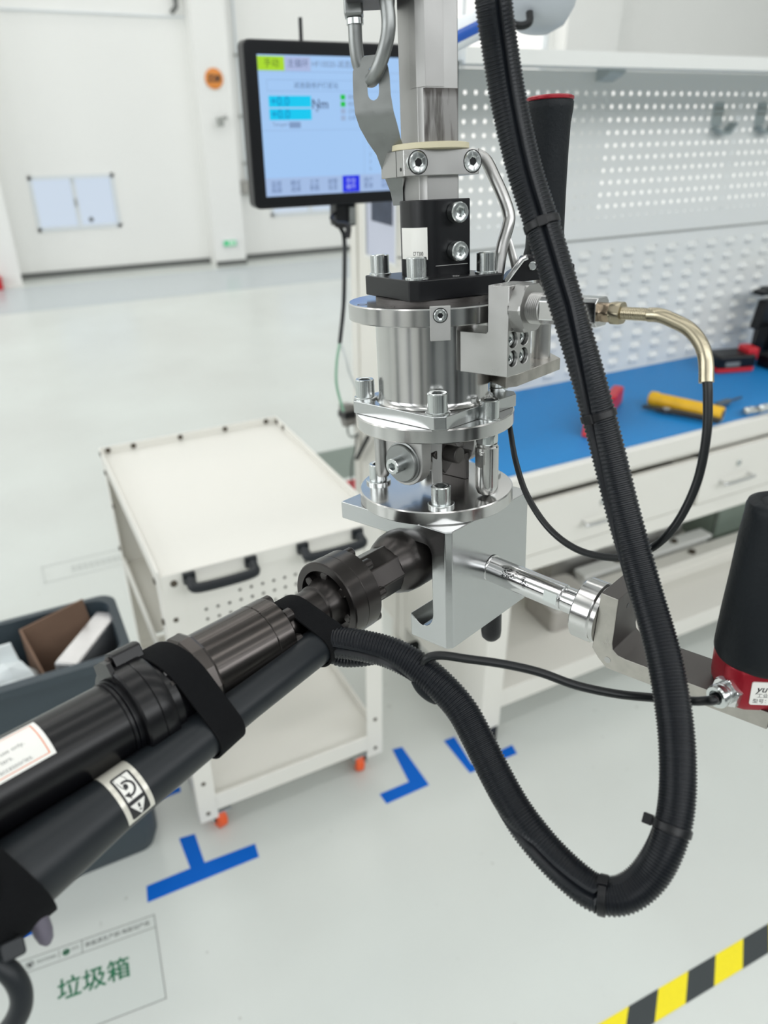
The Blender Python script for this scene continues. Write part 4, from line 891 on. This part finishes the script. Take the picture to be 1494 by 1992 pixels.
def interp(z):
    for (z0, a0, b0, e0), (z1, a1, b1, e1) in zip(rows, rows[1:]):
        if z0 >= z >= z1: f = (z0 - z) / (z0 - z1); return a0 + (a1 - a0) * f, b0 + (b1 - b0) * f
    return rows[-1][1:3]
zs = [273.5, 271, 268.5, 266, 264, 262, 258, 254, 252, 250.8, 250.1, 249.6, 246, 243, 240, 236, 232, 228, 224.5, 221, 217, 214, 210, 206, 202, 199, 195, 191]
def slot(z):
    if z > 266 or z < 249.6: return 0
    return hw * min(1, max(0, (1 - ((254 - z) / 4.4) ** 2)) ** .5 if z < 254 else 1) * (1 if z < 264 else .75)
vid = {}; vs = []; fs = []
def vtx(i, j, s):
    k = (i, j, s)
    if k not in vid:
        z = zs[i]; a, b = interp(z); c = max(min(cx_, b - 5), a + 5); w_ = slot(z)
        if z < 243: c = (a + b) / 2
        x = (a, c - w_, c + w_, b)[j]; vid[k] = len(vs); vs.append(plate_pt(x, z, s))
    return vid[k]
for i in range(len(zs) - 1):
    hole = slot(zs[i]) > 0 or slot(zs[i + 1]) > 0
    for j in (0, 1, 2):
        if j == 1 and (hole or (slot(zs[i]) == 0 and slot(zs[i + 1]) == 0)):
            if hole:
                continue
            if slot(zs[i]) == 0: continue
        for s in (0, 1):
            fs.append((vtx(i, j, s), vtx(i + 1, j, s), vtx(i + 1, j + 1, s), vtx(i, j + 1, s)))
    if True:
        fs.append((vtx(i, 0, 0), vtx(i + 1, 0, 0), vtx(i + 1, 0, 1), vtx(i, 0, 1))); fs.append((vtx(i, 3, 0), vtx(i + 1, 3, 0), vtx(i + 1, 3, 1), vtx(i, 3, 1)))
    if hole:
        for j in (1, 2): fs.append((vtx(i, j, 0), vtx(i + 1, j, 0), vtx(i + 1, j, 1), vtx(i, j, 1)))
for i in (0, len(zs) - 1):
    fs.append((vtx(i, 0, 0), vtx(i, 3, 0), vtx(i, 3, 1), vtx(i, 0, 1)))
mb.add(vs, fs); o = obj('plate', mb, M_galv, t, smooth=50)
t, Wt = lthing('shackle', 'galvanised bow shackle hooked through the eye plate at the top', 'shackle', (-34, -12, 262))
mb = MB(Wt); mb.tube(catmull([(-42.5, -6, 296), (-42.8, -5, 281), (-41.6, -4, 270), (-38, -3.5, 263.5), (-34.5, -8, 260.8), (-31.5, -14.5, 263.5), (-27.4, -18, 271), (-24, -19, 281), (-23.2, -19, 290), (-24.5, -18, 302)], 8), 4.1, 16); obj('bow', mb, M_galv, t, smooth=60)
mb = MB(Wt); mb.box((-48.5, -13, 293), (-37.5, 1, 303)); obj('lug', mb, M_galv, t, bevel=.0015)
mb = MB(Wt); mb.lathe([(5, 0), (5, 3), (4, 3.6)], T(-42.6, -6, 289.6), 20); obj('lug_collar', mb, M_zinc, t)
mb = MB(Wt); mb.box((-47, -26, 299), (-19, 8, 312)); obj('hanger_bar', mb, mat('dark_painted_steel', (74, 72, 76), .45, .3), t, bevel=.001)

# ------------------------------------------------------------------ upper grip handle
t, Wt = lthing('grip_handle', 'black rubber grip handle with a red end ring standing behind the ribbed hose', 'handle', (80, 31, 84))
B_ = T(80, 31, 0)
mb = MB(Wt); mb.lathe([(6.8, 84), (6.8, 146)], B_, 28); obj('tube', mb, M_alu, t)
mb = MB(Wt); mb.lathe([(9, 141), (13.6, 142), (14.3, 146), (14.3, 156), (13.2, 160), (12.8, 170), (12.9, 195), (13.3, 218), (14, 236), (15.2, 244), (15.4, 248), (14.6, 249.3), (5, 249.3)], B_, 40); obj('rubber_grip', mb, M_rubber, t, smooth=40)
mb = MB(Wt); mb.lathe([(15.0, 249.2), (15.5, 249.8), (15.5, 251), (14.2, 251.8), (12.6, 251.4), (12.4, 250)], B_, 40); obj('end_ring', mb, M_red, t, label='red anodised end ring')
mb = MB(Wt); mb.lathe([(4, 249.3), (11, 249.4), (12.3, 250.5)], B_, 30); obj('end_plug', mb, M_blk, t)
# ------------------------------------------------------------------ lower switch grip
gb = RO + RZ * 182 + D2 * 3 + UW * 0
gb = Vector((gb.x, gb.y, gb.z - 12.2))
t, Wt = lthing('switch_grip', 'black rubber switch grip with a red label base at the right edge', 'handle', gb)
B_ = T(gb)
def oct_(r, z, k=.86): return [(r * min(1, k / max(abs(cos(a)), abs(sin(a)))) * cos(a), r * min(1, k / max(abs(cos(a)), abs(sin(a)))) * sin(a), z) for a in [2 * pi * i / 48 + radians(0) for i in range(48)]]
GR = rotz(-97)
mb = MB(Wt); mb.loft([oct_(19.5, 0), oct_(22, .8), oct_(23.6, 3.5), oct_(24.2, 8), oct_(24.2, 24), oct_(23, 26.5), oct_(20, 30)], B_ @ GR); rbse = obj('red_base', mb, M_red, t, smooth=40, label='red anodised base with a white label')
mb = MB(Wt)
prof = [(23.6, 26), (24.6, 28), (24.4, 34), (22.8, 52), (21.6, 76), (19.6, 100), (18.4, 112), (18.4, 116), (17.6, 119), (14, 120.5), (11, 119), (8, 121), (3, 120)]
rings = []
for r, z in prof:
    rings.append([((r + .35 * sin(5 * a + z * .13) * (z < 118)) * cos(a), (r + .35 * sin(5 * a + z * .13) * (z < 118)) * sin(a), z + (1.6 * cos(a - 1.9) if z < 30 else 0)) for a in [2 * pi * i / 48 for i in range(48)]])
mb.loft(rings, B_); obj('rubber_grip', mb, M_rubber, t, smooth=50)
# gland and label on the base
gdir = (Vector((-.87, -.50, -.02))).normalized()
gp = gb + Vector((-.87, -.50, 0)).normalized() * 22.0 + UW * 9.5
Gf = frame(gp, gdir)
mb = MB(Wt); hexnut(mb, Gf, 16, 4.4); gl_ = obj('cable_gland', mb, M_chrome, t)
mb = MB(Wt); mb.lathe([(6.2, 4.2), (6.6, 4.6), (6.6, 7), (6.2, 7.3), (6.2, 8.4), (6.8, 8.8), (6.8, 11), (6.1, 12.2), (4.2, 12.2), (4, 9)], Gf, 32); obj('gland_nut', mb, M_zinc, gl_, smooth=30)
fd = Vector((-.12, -.99, 0)).normalized(); fp = gb + fd * 21.2 + UW * 13.6
Lf = frame(fp, fd, Vector((.99, -.12, 0)))
lw = 9.5
mb = MB(Wt @ Lf); mb.prism(rrect(-lw, -7.4, lw + 5, 7.4, 1.2), -.4, .35); lab = obj('name_label', mb, M_white, t)
mb = MB(Wt @ Lf)
vs, fs = text2d('yu', 6.0, 'LEFT', .06); mb.add([(-lw + 3.0 + x + y * .25, 2.9 + y, .42) for x, y in vs], fs)
vs, fs = text2d('工业', 3.1, 'LEFT'); mb.add([(-lw + 3.2 + x, -1.4 + y, .42) for x, y in vs], fs)
vs, fs = text2d('型号：', 3.1, 'LEFT'); mb.add([(-lw + 1.4 + x, -5.0 + y, .42) for x, y in vs], fs)
obj('label_lettering', mb, M_ink, lab)

# ------------------------------------------------------------------ brake cable with elbow
t, Wt = lthing('brake_cable', 'black hydraulic cable with a brass coloured elbow looping right of the hose', 'cable', rb(73, -6.5, 131))
BF = frame(rb(73, -6.5, 131), D1, D2)
mb = MB(Wt); hexnut(mb, BF, 27, 8.6); obj('big_nut', mb, M_alu, t, smooth=20)
mb = MB(Wt); mb.lathe([(9.2, 8.6)] + [(9.2 - .7 * (k % 2), 9 + .62 * k) for k in range(13)] + [(9, 17.2), (6, 17.4)], BF, 36); obj('thread', mb, M_alu, t, smooth=20)
mb = MB(Wt @ BF); mb.prism([(8, 5.4), (5.4, 8), (-5.4, 8), (-8, 5.4), (-8, -5.4), (-5.4, -8), (5.4, -8), (8, -5.4)], 17, 53); obj('square_barrel', mb, M_chrome, t, bevel=.0006)
mb = MB(Wt); hexnut(mb, BF @ T(0, 0, 53), 10, 5.6); obj('lock_nut', mb, M_brassd, t)
mb = MB(Wt); hexnut(mb, BF @ T(0, 0, 59), 11.5, 6.2); obj('lock_nut', mb, M_brass, t)
mb = MB(Wt); mb.lathe([(3.4, 58)] + [(3.5 - .3 * (k % 2), 65.5 + .5 * k) for k in range(32)] + [(3.5, 82)], BF, 24); obj('threaded_end', mb, M_brass, t, smooth=20)
e0 = BF @ Vector((0, 0, 80)); e1 = BF @ Vector((0, 0, 86))
ep = [e0, e1] + [Vector(p) for p in ((119.28, -115.32, 128.8), (126.34, -120.63, 124.76), (131.37, -125.51, 117.93), (133.67, -128.95, 109.42), (133.48, -133.2, 99.05))]
mb = MB(Wt); mb.tube(catmull(ep, 10), 3.8, 20); obj('elbow_tube', mb, M_brass, t, smooth=60)
cpth = [(133.84, -132.29, 101.26), (134.42, -134.85, 92.35), (134.44, -139.12, 71.37), (131.55, -140.84, 46.22), (123.38, -140.02, 22.18), (112.09, -136.11, 5.85), (97.5, -128.96, -2.44), (77.88, -118.44, -2.3), (62.26, -104.44, 6.17), (52.96, -78.12, 18.06), (49.95, -51.12, 31.33), (50.48, -24.77, 42.85), (52.11, 0.76, 52.35)]
cp_ = catmull(cpth, 8); nn = len(cp_)
mb = MB(Wt); mb.tube(cp_, [2.55 - .75 * i / nn for i in range(nn)], 16); obj('black_cable', mb, M_cable, t, smooth=60)

# ------------------------------------------------------------------ angle nutrunner
TO = 7.6 * D1 - 62 * D2 - 41 * UW
TZ = (-D2 * cos(radians(-1)) + UW * sin(radians(-1))).normalized()
cd_ = Vector((0, -465, 232)); cd_ = (cd_ - TZ * cd_.dot(TZ)).normalized()      # towards the operator
TF = frame(TO, TZ, cd_)                     # X of this frame looks at the operator, Y runs across
tool, Wt = lthing('nutrunner', 'black angle nutrunner tool strapped to a sleeve handle, passing through the square block', 'power tool', TO)
def tpart(name, prof, m, n=48, smooth=35, parent=None, M=None, label=None):
    q = MB(Wt); q.lathe(prof, TF @ M if M else TF, n); return obj(name, q, m, parent or tool, smooth=smooth, label=label)
tpart('angle_head', [(10, -62), (17, -60), (20, -52), (22.3, -44), (22.8, -30), (22.8, -14), (22, -6), (19.5, 1), (16.8, 5), (10, 6)], M_blkm)
mb = MB(Wt); mb.loft([[(r * cos(radians(45 * k + 10)), r * sin(radians(45 * k + 10)), z) for k in range(8)] for r, z in ((17.6, 0), (17.6, 34), (16.6, 40))], TF); obj('neck', mb, M_blkm, tool, bevel=.001)
f1 = tpart('front_flange', [(14, 38.5), (26.6, 38.5), (27.4, 39.2), (27.4, 50.4), (27.1, 50.7)], M_blkm)
f2 = tpart('rear_flange', [(27, 50.8), (27.6, 51.2), (27.6, 61.6), (26.8, 62.4), (22, 62.4), (21.5, 56), (12, 56)], M_blkm)
for k, a in enumerate((150, 105, 60, 20, -30, -80)):
    Mx = T(23.4 * cos(radians(a)), 23.4 * sin(radians(a)), 38.5) @ Matrix.Rotation(pi, 4, 'X')
    tpart('flange_screw', [(3.9, -.5), (3.9, 5), (3.3, 5.8), (1.5, 5.8)], M_blkm, 22, parent=f1, M=Mx)
for a in (165, 110, 55, 0, -55):
    tpart('rear_screw', [(3.2, 0), (3.2, 5), (2.6, 5.6)], M_blkm, 20, parent=f2, M=T(18.6 * cos(radians(a)), 18.6 * sin(radians(a)), 56))
tpart('boss', [(13, 55), (17, 56), (17, 61), (15.4, 65), (15, 71), (14, 72), (13.2, 72), (13.2, 78)], M_blkm)
tpart('spindle_sleeve', [(13.2, 70), (14, 71), (14, 92), (13, 93), (13, 112)], M_blkm)
tpart('shiny_collar', [(12.4, 90), (15.2, 91), (15.2, 106)], M_bronze)
gc = tpart('gear_case', [(12, 104.5), (21, 105), (22.2, 106.2), (22.2, 117.6), (21.7, 118.1), (22.2, 118.6), (22.2, 160), (21, 161)], M_bronze, 64)
for a in (38, 58, -8, 100):
    q = MB(Wt); q.box((21.8, -.35, 107), (22.35, .35, 159.5), TF @ rotz(a)); obj('case_ridge', q, M_bronze, gc, bevel=.0002)
for a in (78, 14, -40):
    tpart('case_screw', [(4.2, 0), (4.2, 5), (3.4, 6)], M_blkm, 20, parent=gc, M=T(17.8 * cos(radians(a)), 17.8 * sin(radians(a)), 105.5) @ Matrix.Rotation(pi, 4, 'X'))
tpart('hex_shoulder', [(20, 159), (25, 160), (25.6, 161.5), (25.6, 168), (24, 170)], M_bronze, 14, smooth=20)
tpart('clamp_band', [(20, 168), (22.5, 169), (22.5, 184), (24.6, 184.4), (24.6, 189), (23, 189.6)], M_motor)
cr = tpart('clamp_ring', [(22, 188.6), (26.4, 189.2), (26.9, 190), (26.9, 196.4), (26.5, 196.8), (26.9, 197.2), (26.9, 205.4), (26, 206.4), (20, 206.6)], M_motor)
for a0 in (74,):
    q = MB(Wt); q.prism([(23, -6), (32, -5), (33, -2), (33, 3), (31, 5), (23, 7)], 185.5, 202, TF @ rotz(a0)); lg = obj('clamp_lug', q, M_motor, cr, bevel=.001)
    q = MB(Wt); q.lathe([(2.6, 0), (2.6, 1.2), (2.0, 1.8)], TF @ rotz(a0) @ T(29, 0, 202), 18); obj('lug_screw', q, M_blkm, lg)
    q = MB(Wt); q.prism([(22, -10), (30, -8), (31, 0), (29, 9), (22, 10)], 204.5, 207, TF @ rotz(a0)); obj('lug_tab', q, M_motor, lg)
for i, a in enumerate((20, 30, 42, 6)):
    q = MB(Wt); q.box((24.0, -1.1, 174 - (i % 2) * 2), (25.0, 1.1, 186), TF @ rotz(a)); obj('band_tooth', q, M_grey if i < 3 else M_blkm, cr)
tpart('motor_ring', [(19, 206), (21.8, 206.4), (21.8, 208.6), (20.8, 209), (21.4, 209.4), (21.4, 211)], M_blk)
mt = tpart('motor_body', [(19, 207.5), (20.4, 208.5), (20.6, 210), (20.6, 340), (18, 342)], M_motor, 72)
def onmot(u, a, off=.15): # u mm along the axis, a degrees round from the operator side
    r = 20.6 + off; return tuple(TF @ Vector((r * cos(radians(a)), r * sin(radians(a)), u)))
ysgn = 1 if (TF.to_3x3() @ Vector((0, 1, 0))).z > 0 else -1
def patch(mb, u0, u1, a0, a1, off, n=14):
    vs = [onmot(u, ysgn * (a0 + (a1 - a0) * i / n), off) for u in (u0, u1) for i in range(n + 1)]
    mb.add(vs, [(i, i + 1, n + 2 + i, n + 1 + i) for i in range(n)])
mb = MB(Wt); patch(mb, 246, 300, 2, 64, .15); wl = obj('warning_label', mb, M_white, mt, label='white instruction label with an orange line and small text')
mb = MB(Wt); patch(mb, 248.2, 300, 58.5, 59.6, .2, 3); patch(mb, 248.2, 300, 6, 7, .2, 3); patch(mb, 248.2, 248.7, 6, 59.6, .2)
obj('label_frame', mb, mat('orange_print', (226, 120, 60), .5), wl)
mb = MB(Wt)
for k, s_ in enumerate(('on use only.', 'ters.', 'accessories.')):
    vs, fs = text2d(s_, 3.1, 'RIGHT', 0, 'CENTER'); mb.add([onmot(251 - x + (4, 11, 4)[k], ysgn * (35 - 11 * k + y / 20.6 * 57.3), .22) for x, y in vs], fs)
obj('label_text', mb, M_inkg, wl)
# sleeve handle strapped under the tool
SP = [(Vector(p), r) for p, r in (((-70.29, -123.67, -48.17), 9.0), ((-73.89, -127.45, -49.31), 11.0), ((-116.51, -176.3, -57.21), 11.0), ((-126.8, -188.57, -59), 11.4), ((-136.03, -201.06, -60.06), 12.6), ((-171.24, -241.6, -66.72), 14.3), ((-191.04, -264.61, -70.32), 17.0), ((-206.01, -283.08, -72.54), 18.8), ((-215.86, -294.77, -74.27), 19))]
mb = MB(Wt)
sax = (SP[-1][0] - SP[1][0]).normalized(); sd = Vector((0, -465, 232)) - SP[5][0]; sd = (sd - sax * sd.dot(sax)).normalized()
SF = frame(SP[1][0], sax, sd); SFi = SF.inverted()
prof = [((SFi @ p).z, r) for p, r in SP]
mb.lathe([(r, z) for z, r in prof], SF, 48); sl_ = obj('sleeve_handle', mb, M_hand, tool, smooth=60)
def srad(z):
    for (z0, r0), (z1, r1) in zip(prof, prof[1:]):
        if z0 <= z <= z1: return r0 + (r1 - r0) * (z - z0) / (z1 - z0)
    return prof[-1][1]
zl0 = (SFi @ Vector((-160.79, -231.87, -62.97))).z; zl1 = (SFi @ Vector((-171.73, -241.6, -66.7))).z
sgn = 1 if (SF.to_3x3() @ Vector((0, 1, 0))).z > 0 else -1
LW_ = zl1 - zl0
def onsl(u, v, off=.15): # u across the label from its right end, v down round the sleeve
    z = zl0 + u; r = srad(z) + off; a = sgn * (radians(84) - v / 14.3); return tuple(SF @ Vector((r * cos(a), r * sin(a), z)))
def slpatch(mb, u0, v0, u1, v1, off, n=14):
    vs = [onsl(u, v0 + (v1 - v0) * i / n, off) for u in (u0, u1) for i in range(n + 1)]
    mb.add(vs, [(i, i + 1, n + 2 + i, n + 1 + i) for i in range(n)])
def slpoly(mb, pts, off):
    c = (sum(p[0] for p in pts) / len(pts), sum(p[1] for p in pts) / len(pts)); n = len(pts)
    mb.add([onsl(*p, off) for p in pts] + [onsl(*c, off)], [(i, (i + 1) % n, n) for i in range(n)])
def slline(mb, pts, w, off):
    for a, b in zip(pts, pts[1:]):
        d = Vector((b[0] - a[0], b[1] - a[1])); d = d.normalized() * w / 2; n_ = Vector((-d.y, d.x))
        q = [(a[0] + n_.x - d.x, a[1] + n_.y - d.y), (b[0] + n_.x + d.x, b[1] + n_.y + d.y), (b[0] - n_.x + d.x, b[1] - n_.y + d.y), (a[0] - n_.x - d.x, a[1] - n_.y - d.y)]
        mb.add([onsl(*p, off) for p in q], [(0, 1, 2, 3)])
def slrows(mb, v0, v1, fn, off, n=14):
    vs = []
    for i in range(n + 1):
        v = v0 + (v1 - v0) * i / n; a, b = fn(v); vs += [onsl(a, v, off), onsl(b, v, off)]
    mb.add(vs, [(2 * i, 2 * i + 1, 2 * i + 3, 2 * i + 2) for i in range(n)])
mb = MB(Wt); slpatch(mb, 0, 0, LW_, 38, .12, 20); stk = obj('pictogram_label', mb, mat('silver_label', (216, 213, 202), .28, .25), sl_, label='silver label with a black turning hand pictogram')
k_ = LW_ / 16.
mb = MB(Wt)
def R2(u0, v0, u1, v1): return [(u * k_, v) for u, v in rrect(u0, v0, u1, v1, 1.2, 3)]
def rr_(v):
    e = max(0, 1.4 - min(v - 12, 36.5 - v)); k = 1.4 - (max(0, 1.96 - e * e)) ** .5
    return ((2.6 + k) * k_, (13.4 - k) * k_)
slrows(mb, 12, 36.5, rr_, .18, 48)
obj('pictogram_black', mb, M_ink, stk)
mb = MB(Wt)
for i in range(8): slpatch(mb, 3.8 * k_, 13.3 + 13 * i / 8, 12.2 * k_, 13.3 + 13 * (i + 1) / 8, .24, 1)
slrows(mb, 28.4, 35.6, lambda v: ((3.8 + (v - 28.4) * .56) * k_, (12.2 - (v - 28.4) * .56) * k_), .24); obj('pictogram_white', mb, M_white, stk)
mb = MB(Wt)
arc = [((7.2 + 3.6 * cos(radians(a))) * k_, 20.6 + 3.6 * sin(radians(a))) for a in range(-100, 111, 14)]
slline(mb, [((16 - p[0] / k_) * k_, p[1]) for p in arc], 1.1, .3)
slpoly(mb, [(12.0 * k_, 22.6), (9.4 * k_, 26), (9.0 * k_, 22.4)], .31)
slline(mb, [(11.6 * k_, 13.6), (11.4 * k_, 16.4), (10.9 * k_, 18.8), (9.6 * k_, 21)], .35, .3); slline(mb, [(7.4 * k_, 13.6), (6.6 * k_, 15.4), (6.4 * k_, 17), (7.2 * k_, 18)], .35, .3)
slpoly(mb, [((8.9 + 1.2 * cos(a * pi / 5)) * k_, 19.4 + 1.5 * sin(a * pi / 5)) for a in range(10)], .31)
slrows(mb, 29.2, 31.6, lambda v: (7.4 * k_, 8.6 * k_), .32, 4); slrows(mb, 32.4, 33.4, lambda v: (7.4 * k_, 8.6 * k_), .32, 2)
obj('pictogram_lines', mb, M_ink, stk)
# velcro straps
def strap(tc, width, rt, name='velcro_strap', lean=0, thk=1.5):
    """a band round the tool at tc and the sleeve beside it"""
    rings = []
    TFi = TF.inverted(); a0 = TFi @ (SF @ Vector((0, 0, 0))); a1 = TFi @ (SF @ Vector((0, 0, 100)))
    ctr = []
    for z in (tc - width / 2, tc + width / 2):
        f = (z - a0.z) / (a1.z - a0.z); c = a0 + (a1 - a0) * f; zs_ = (SFi @ (TF @ c)).z; ctr.append((z, Vector((c.x, c.y)), max(10.5, srad(zs_))))
    def hull(c, rt_, rs_, g):
        pts = [(g + rt_) * Vector((cos(a), sin(a))) for a in [2 * pi * i / 64 for i in range(64)]] + [c + (g + rs_) * Vector((cos(a), sin(a))) for a in [2 * pi * i / 64 for i in range(64)]]
        pts = sorted(((p.x, p.y) for p in pts)); 
        def half(ps):
            o = []
            for p in ps:
                while len(o) > 1 and (o[-1][0] - o[-2][0]) * (p[1] - o[-2][1]) - (o[-1][1] - o[-2][1]) * (p[0] - o[-2][0]) <= 0: o.pop()
                o.append(p)
            return o
        h_ = half(pts)[:-1] + half(pts[::-1])[:-1]
        h_ = [Vector(p) for p in h_]; L = [0]
        for a, b in zip(h_, h_[1:] + h_[:1]): L.append(L[-1] + (b - a).length)
        # start where the hull meets the direction away from the sleeve
        m = 72; out = []
        s0 = min(range(len(h_)), key=lambda i: h_[i].dot(c.normalized()))
        for k in range(m):
            d = (L[s0] + L[-1] * k / m) % L[-1]
            for i in range(len(h_)):
                if L[i] <= d <= L[i + 1] + 1e-9:
                    f = (d - L[i]) / max(1e-9, L[i + 1] - L[i]); out.append(h_[i].lerp(h_[(i + 1) % len(h_)], f)); break
        return out
    q = MB(Wt); rr = []
    for (z, c, rs_), g in ((ctr[0], .3), (ctr[0], thk), (ctr[1], thk), (ctr[1], .3)):
        u = c.normalized()
        rr.append([(p.x, p.y, z + lean * p.dot(u) / 40) for p in hull(c, rt, rs_, g)])
    rr.append(rr[0]); q.loft(rr, TF, cap=False)
    return obj(name, q, M_velcro, tool, smooth=50)
strap(92, 16, 14.4, lean=-8)
strap(177, 17, 24.8, lean=-8)
strap(303, 26, 20.8, lean=-12)
# bits at the lower left: pin, strap tail, cable
mb = MB(Wt); mb.lathe([(4.0, 0), (4.0, 14), (3.0, 18), (1.2, 20)], frame((-192.05, -285.48, -76.36), Vector((-187.76, -290.47, -88.74)) - Vector((-192.05, -285.48, -76.36))), 20); obj('lock_pin', mb, mat('dull_violet_grey', (96, 92, 104), .5), tool)
mb = MB(Wt); mb.tube(catmull([(-209, -307.05, -80.79), (-200.45, -305.9, -86.28), (-194.25, -306.75, -93.88), (-192.28, -308.58, -103.72), (-195.74, -311.53, -113.41), (-208.06, -315.47, -127.76)], 8), 4.6, 16); obj('lead_cable', mb, M_hand, tool, smooth=60)
mb = MB(Wt); mb.tube(catmull([(-203.53, -294.49, -50.37), (-199.03, -298.54, -65.73), (-196.97, -302.66, -81.16), (-201.08, -305.84, -88.74), (-211.72, -307.44, -92.16)], 8), 5.5, 12, squash=.5); obj('strap_tail', mb, M_velcro, tool, smooth=60)
mb = MB(Wt); mb.prism(rrect(-4.5, -3.6, 4.5, 3.6, 1.5), -3, 3, frame((-192.6, -304.55, -80.67), cd_, Vector((1, 0, .4)))); obj('buckle', mb, M_hand, tool, bevel=.0008)

# ------------------------------------------------------------------ ribbed split hose
hose, Wt = lthing('ribbed_hose', 'black ribbed split hose hanging in a deep loop in front of the fixture', 'hose', (75.59, -243.33, -135.54))
HP3 = [(27.15, -82.34, 299.06), (27.63, -83.94, 281.93), (31.37, -80.92, 262.77), (36.6, -80.38, 237.48), (44.69, -84.68, 205.53), (54.02, -90.64, 177.39), (64.73, -103.15, 141.1), (76.06, -112.82, 103.82), (86.51, -122.85, 65.69), (94.8, -137.87, 28.67), (102.58, -157.33, -5.97), (107.95, -179.65, -34.29), (109, -200.27, -58.29), (107.25, -215.92, -77.94), (103.21, -228.68, -95.72), (96.32, -237.78, -109.71), (86.8, -243.39, -123), (75.03, -245.76, -130.9), (63.26, -242.64, -133.33), (51.7, -233.93, -130.02), (39.24, -222.29, -122.17), (27.97, -207.83, -112.77), (18.68, -194.18, -100.14), (10.32, -181.04, -86.18), (2.3, -169.8, -74.21), (-8.46, -159.71, -64.96), (-21.43, -150.39, -57.46), (-36.68, -142.95, -51.83), (-53.32, -137.91, -49.37), (-68.82, -133.78, -49.17), (-76.01, -133.16, -49.97)]
def lerpk(keys):
    def f(x):
        for (a, b), (c, d) in zip(keys, keys[1:]):
            if a <= x <= c: return b + (d - b) * (x - a) / (c - a)
        return keys[-1][1]
    return f
PITCH = lerpk(((0, 1.8), (.1, 1.9), (.2, 2.3), (.3, 2.5), (.42, 2.4), (.5, 1.8), (.6, 1.65), (.75, 1.65), (.85, 1.9), (1, 1.8)))
fine = resample(catmull([Vector(p) for p in HP3], 10), .05); path = []; pf = []; k = 0.
while k < len(fine) - 1:
    path.append(fine[int(k)]); pf.append(k / len(fine)); k += PITCH(k / len(fine)) / 4 / .05
def hose_mesh(mb, path, r0, slit_fn, n=32, pitch=4):
    up = None; rings = []; N = len(path)
    for i, p in enumerate(path):
        tg = (path[min(i + 2, N - 1)] - path[max(i - 2, 0)]).normalized()
        v = Vector((0, -465, 232)) - p; v = (v - tg * v.dot(tg)).normalized(); sd = tg.cross(v)
        ph = i % pitch; r = r0 * (1.0 if ph in (1, 2) else .93)
        s = slit_fn(pf[i]); ring = []
        for j in range(n):
            a = 2 * pi * j / n + s; rr = r
            if j == 0: rr = r0 * .72
            elif j in (1, n - 1): rr = r0 * .93
            elif j in (2, n - 2): rr = min(rr, r0 * .95)
            ring.append(tuple(p + v * (rr * cos(a)) + sd * (rr * sin(a))))
        rings.append(ring)
    mb.loft(rings)
SLIT = lerpk([(a, radians(b)) for a, b in ((0, -12), (.08, -10), (.17, 0), (.24, 2), (.34, 45), (.40, 62), (.46, 90), (.55, 120), (.62, 100), (.66, 60), (.70, 45), (.71, -25), (.76, -40), (.80, -110), (.9, -110), (.95, -50), (1, -35))])
mb = MB(Wt); hose_mesh(mb, path, 9.4, SLIT); hs = obj('ribbed_tube', mb, M_loom, hose, smooth=25)
for f in (.175, .325, .632, .705):
    i = min(range(len(pf)), key=lambda j: abs(pf[j] - f)); p = path[i]; tg = (path[i + 3] - path[i - 3]).normalized()
    v = Vector((0, -465, 232)) - p; v = (v - tg * v.dot(tg)).normalized(); Mx = frame(p, tg, v)
    q = MB(Wt); q.lathe([(9.3, -2), (9.9, -1.9), (9.9, 1.9), (9.3, 2)], Mx, 40)
    a = SLIT(f) if f < .5 else (radians(95) if f < .66 else radians(30))
    q.box((9.2, -2.6, -2.6), (11.2 if f < .5 or f > .66 else 14, 2.6, 2.6), Mx @ Matrix.Rotation(a, 4, 'Z')); obj('cable_tie', q, M_blk, hose, bevel=.0003)
mb = MB(Wt); mb.tube(resample(catmull([Vector(p) for p in ((-77.14, -132.47, -56.15), (-67.58, -132.53, -62), (-54.18, -132.53, -62.58), (-40.65, -134.38, -59.77), (-27.84, -140.15, -61.22), (-17.32, -148.22, -65.54), (-10.7, -156.55, -70.33))], 8), .7), [4.4 if i % 3 else 3.9 for i in range(len(resample(catmull([Vector(p) for p in ((-77.14, -132.47, -56.15), (-67.58, -132.53, -62), (-54.18, -132.53, -62.58), (-40.65, -134.38, -59.77), (-27.84, -140.15, -61.22), (-17.32, -148.22, -65.54), (-10.7, -156.55, -70.33))], 8), .7)))], 16); obj('branch_tube', mb, M_loom, hose, smooth=25)
mb = MB(Wt); mb.tube(catmull([Vector(p) for p in ((-21.73, -155.18, -61.23), (-18.98, -157.2, -66.29), (-14.41, -158.78, -70.33), (-9.07, -158.02, -73.99))], 6), [2.5] + [4.6] * 16 + [3.5, 2.5], 14); obj('rubber_boot', mb, M_rubber, hose, smooth=60)
# sensor lead from the hose to the grip gland
t, Wt = lthing('sensor_lead', 'thin black lead from the ribbed hose to the red grip base', 'cable', (48.01, -171.35, -50.99))
g1 = Gf @ Vector((0, 0, 8)); g2 = Gf @ Vector((0, 0, 18))
lead = [Vector(p) for p in ((-19.78, -154.84, -55.22), (-16.15, -156.12, -47.94), (-8, -157.15, -45.55), (6.86, -159.63, -46.96), (26.73, -162.42, -49.37), (46.34, -165.86, -53.34), (65.88, -169.42, -60.24), (88.27, -172.1, -65.12), (110.32, -174.63, -66.98), (127.4, -181.07, -65), (135.12, -186.67, -60.52))] + [g2, g1]
mb = MB(Wt); mb.tube(catmull(lead, 8), 2.5, 14); obj('lead', mb, M_cable, t, smooth=60)
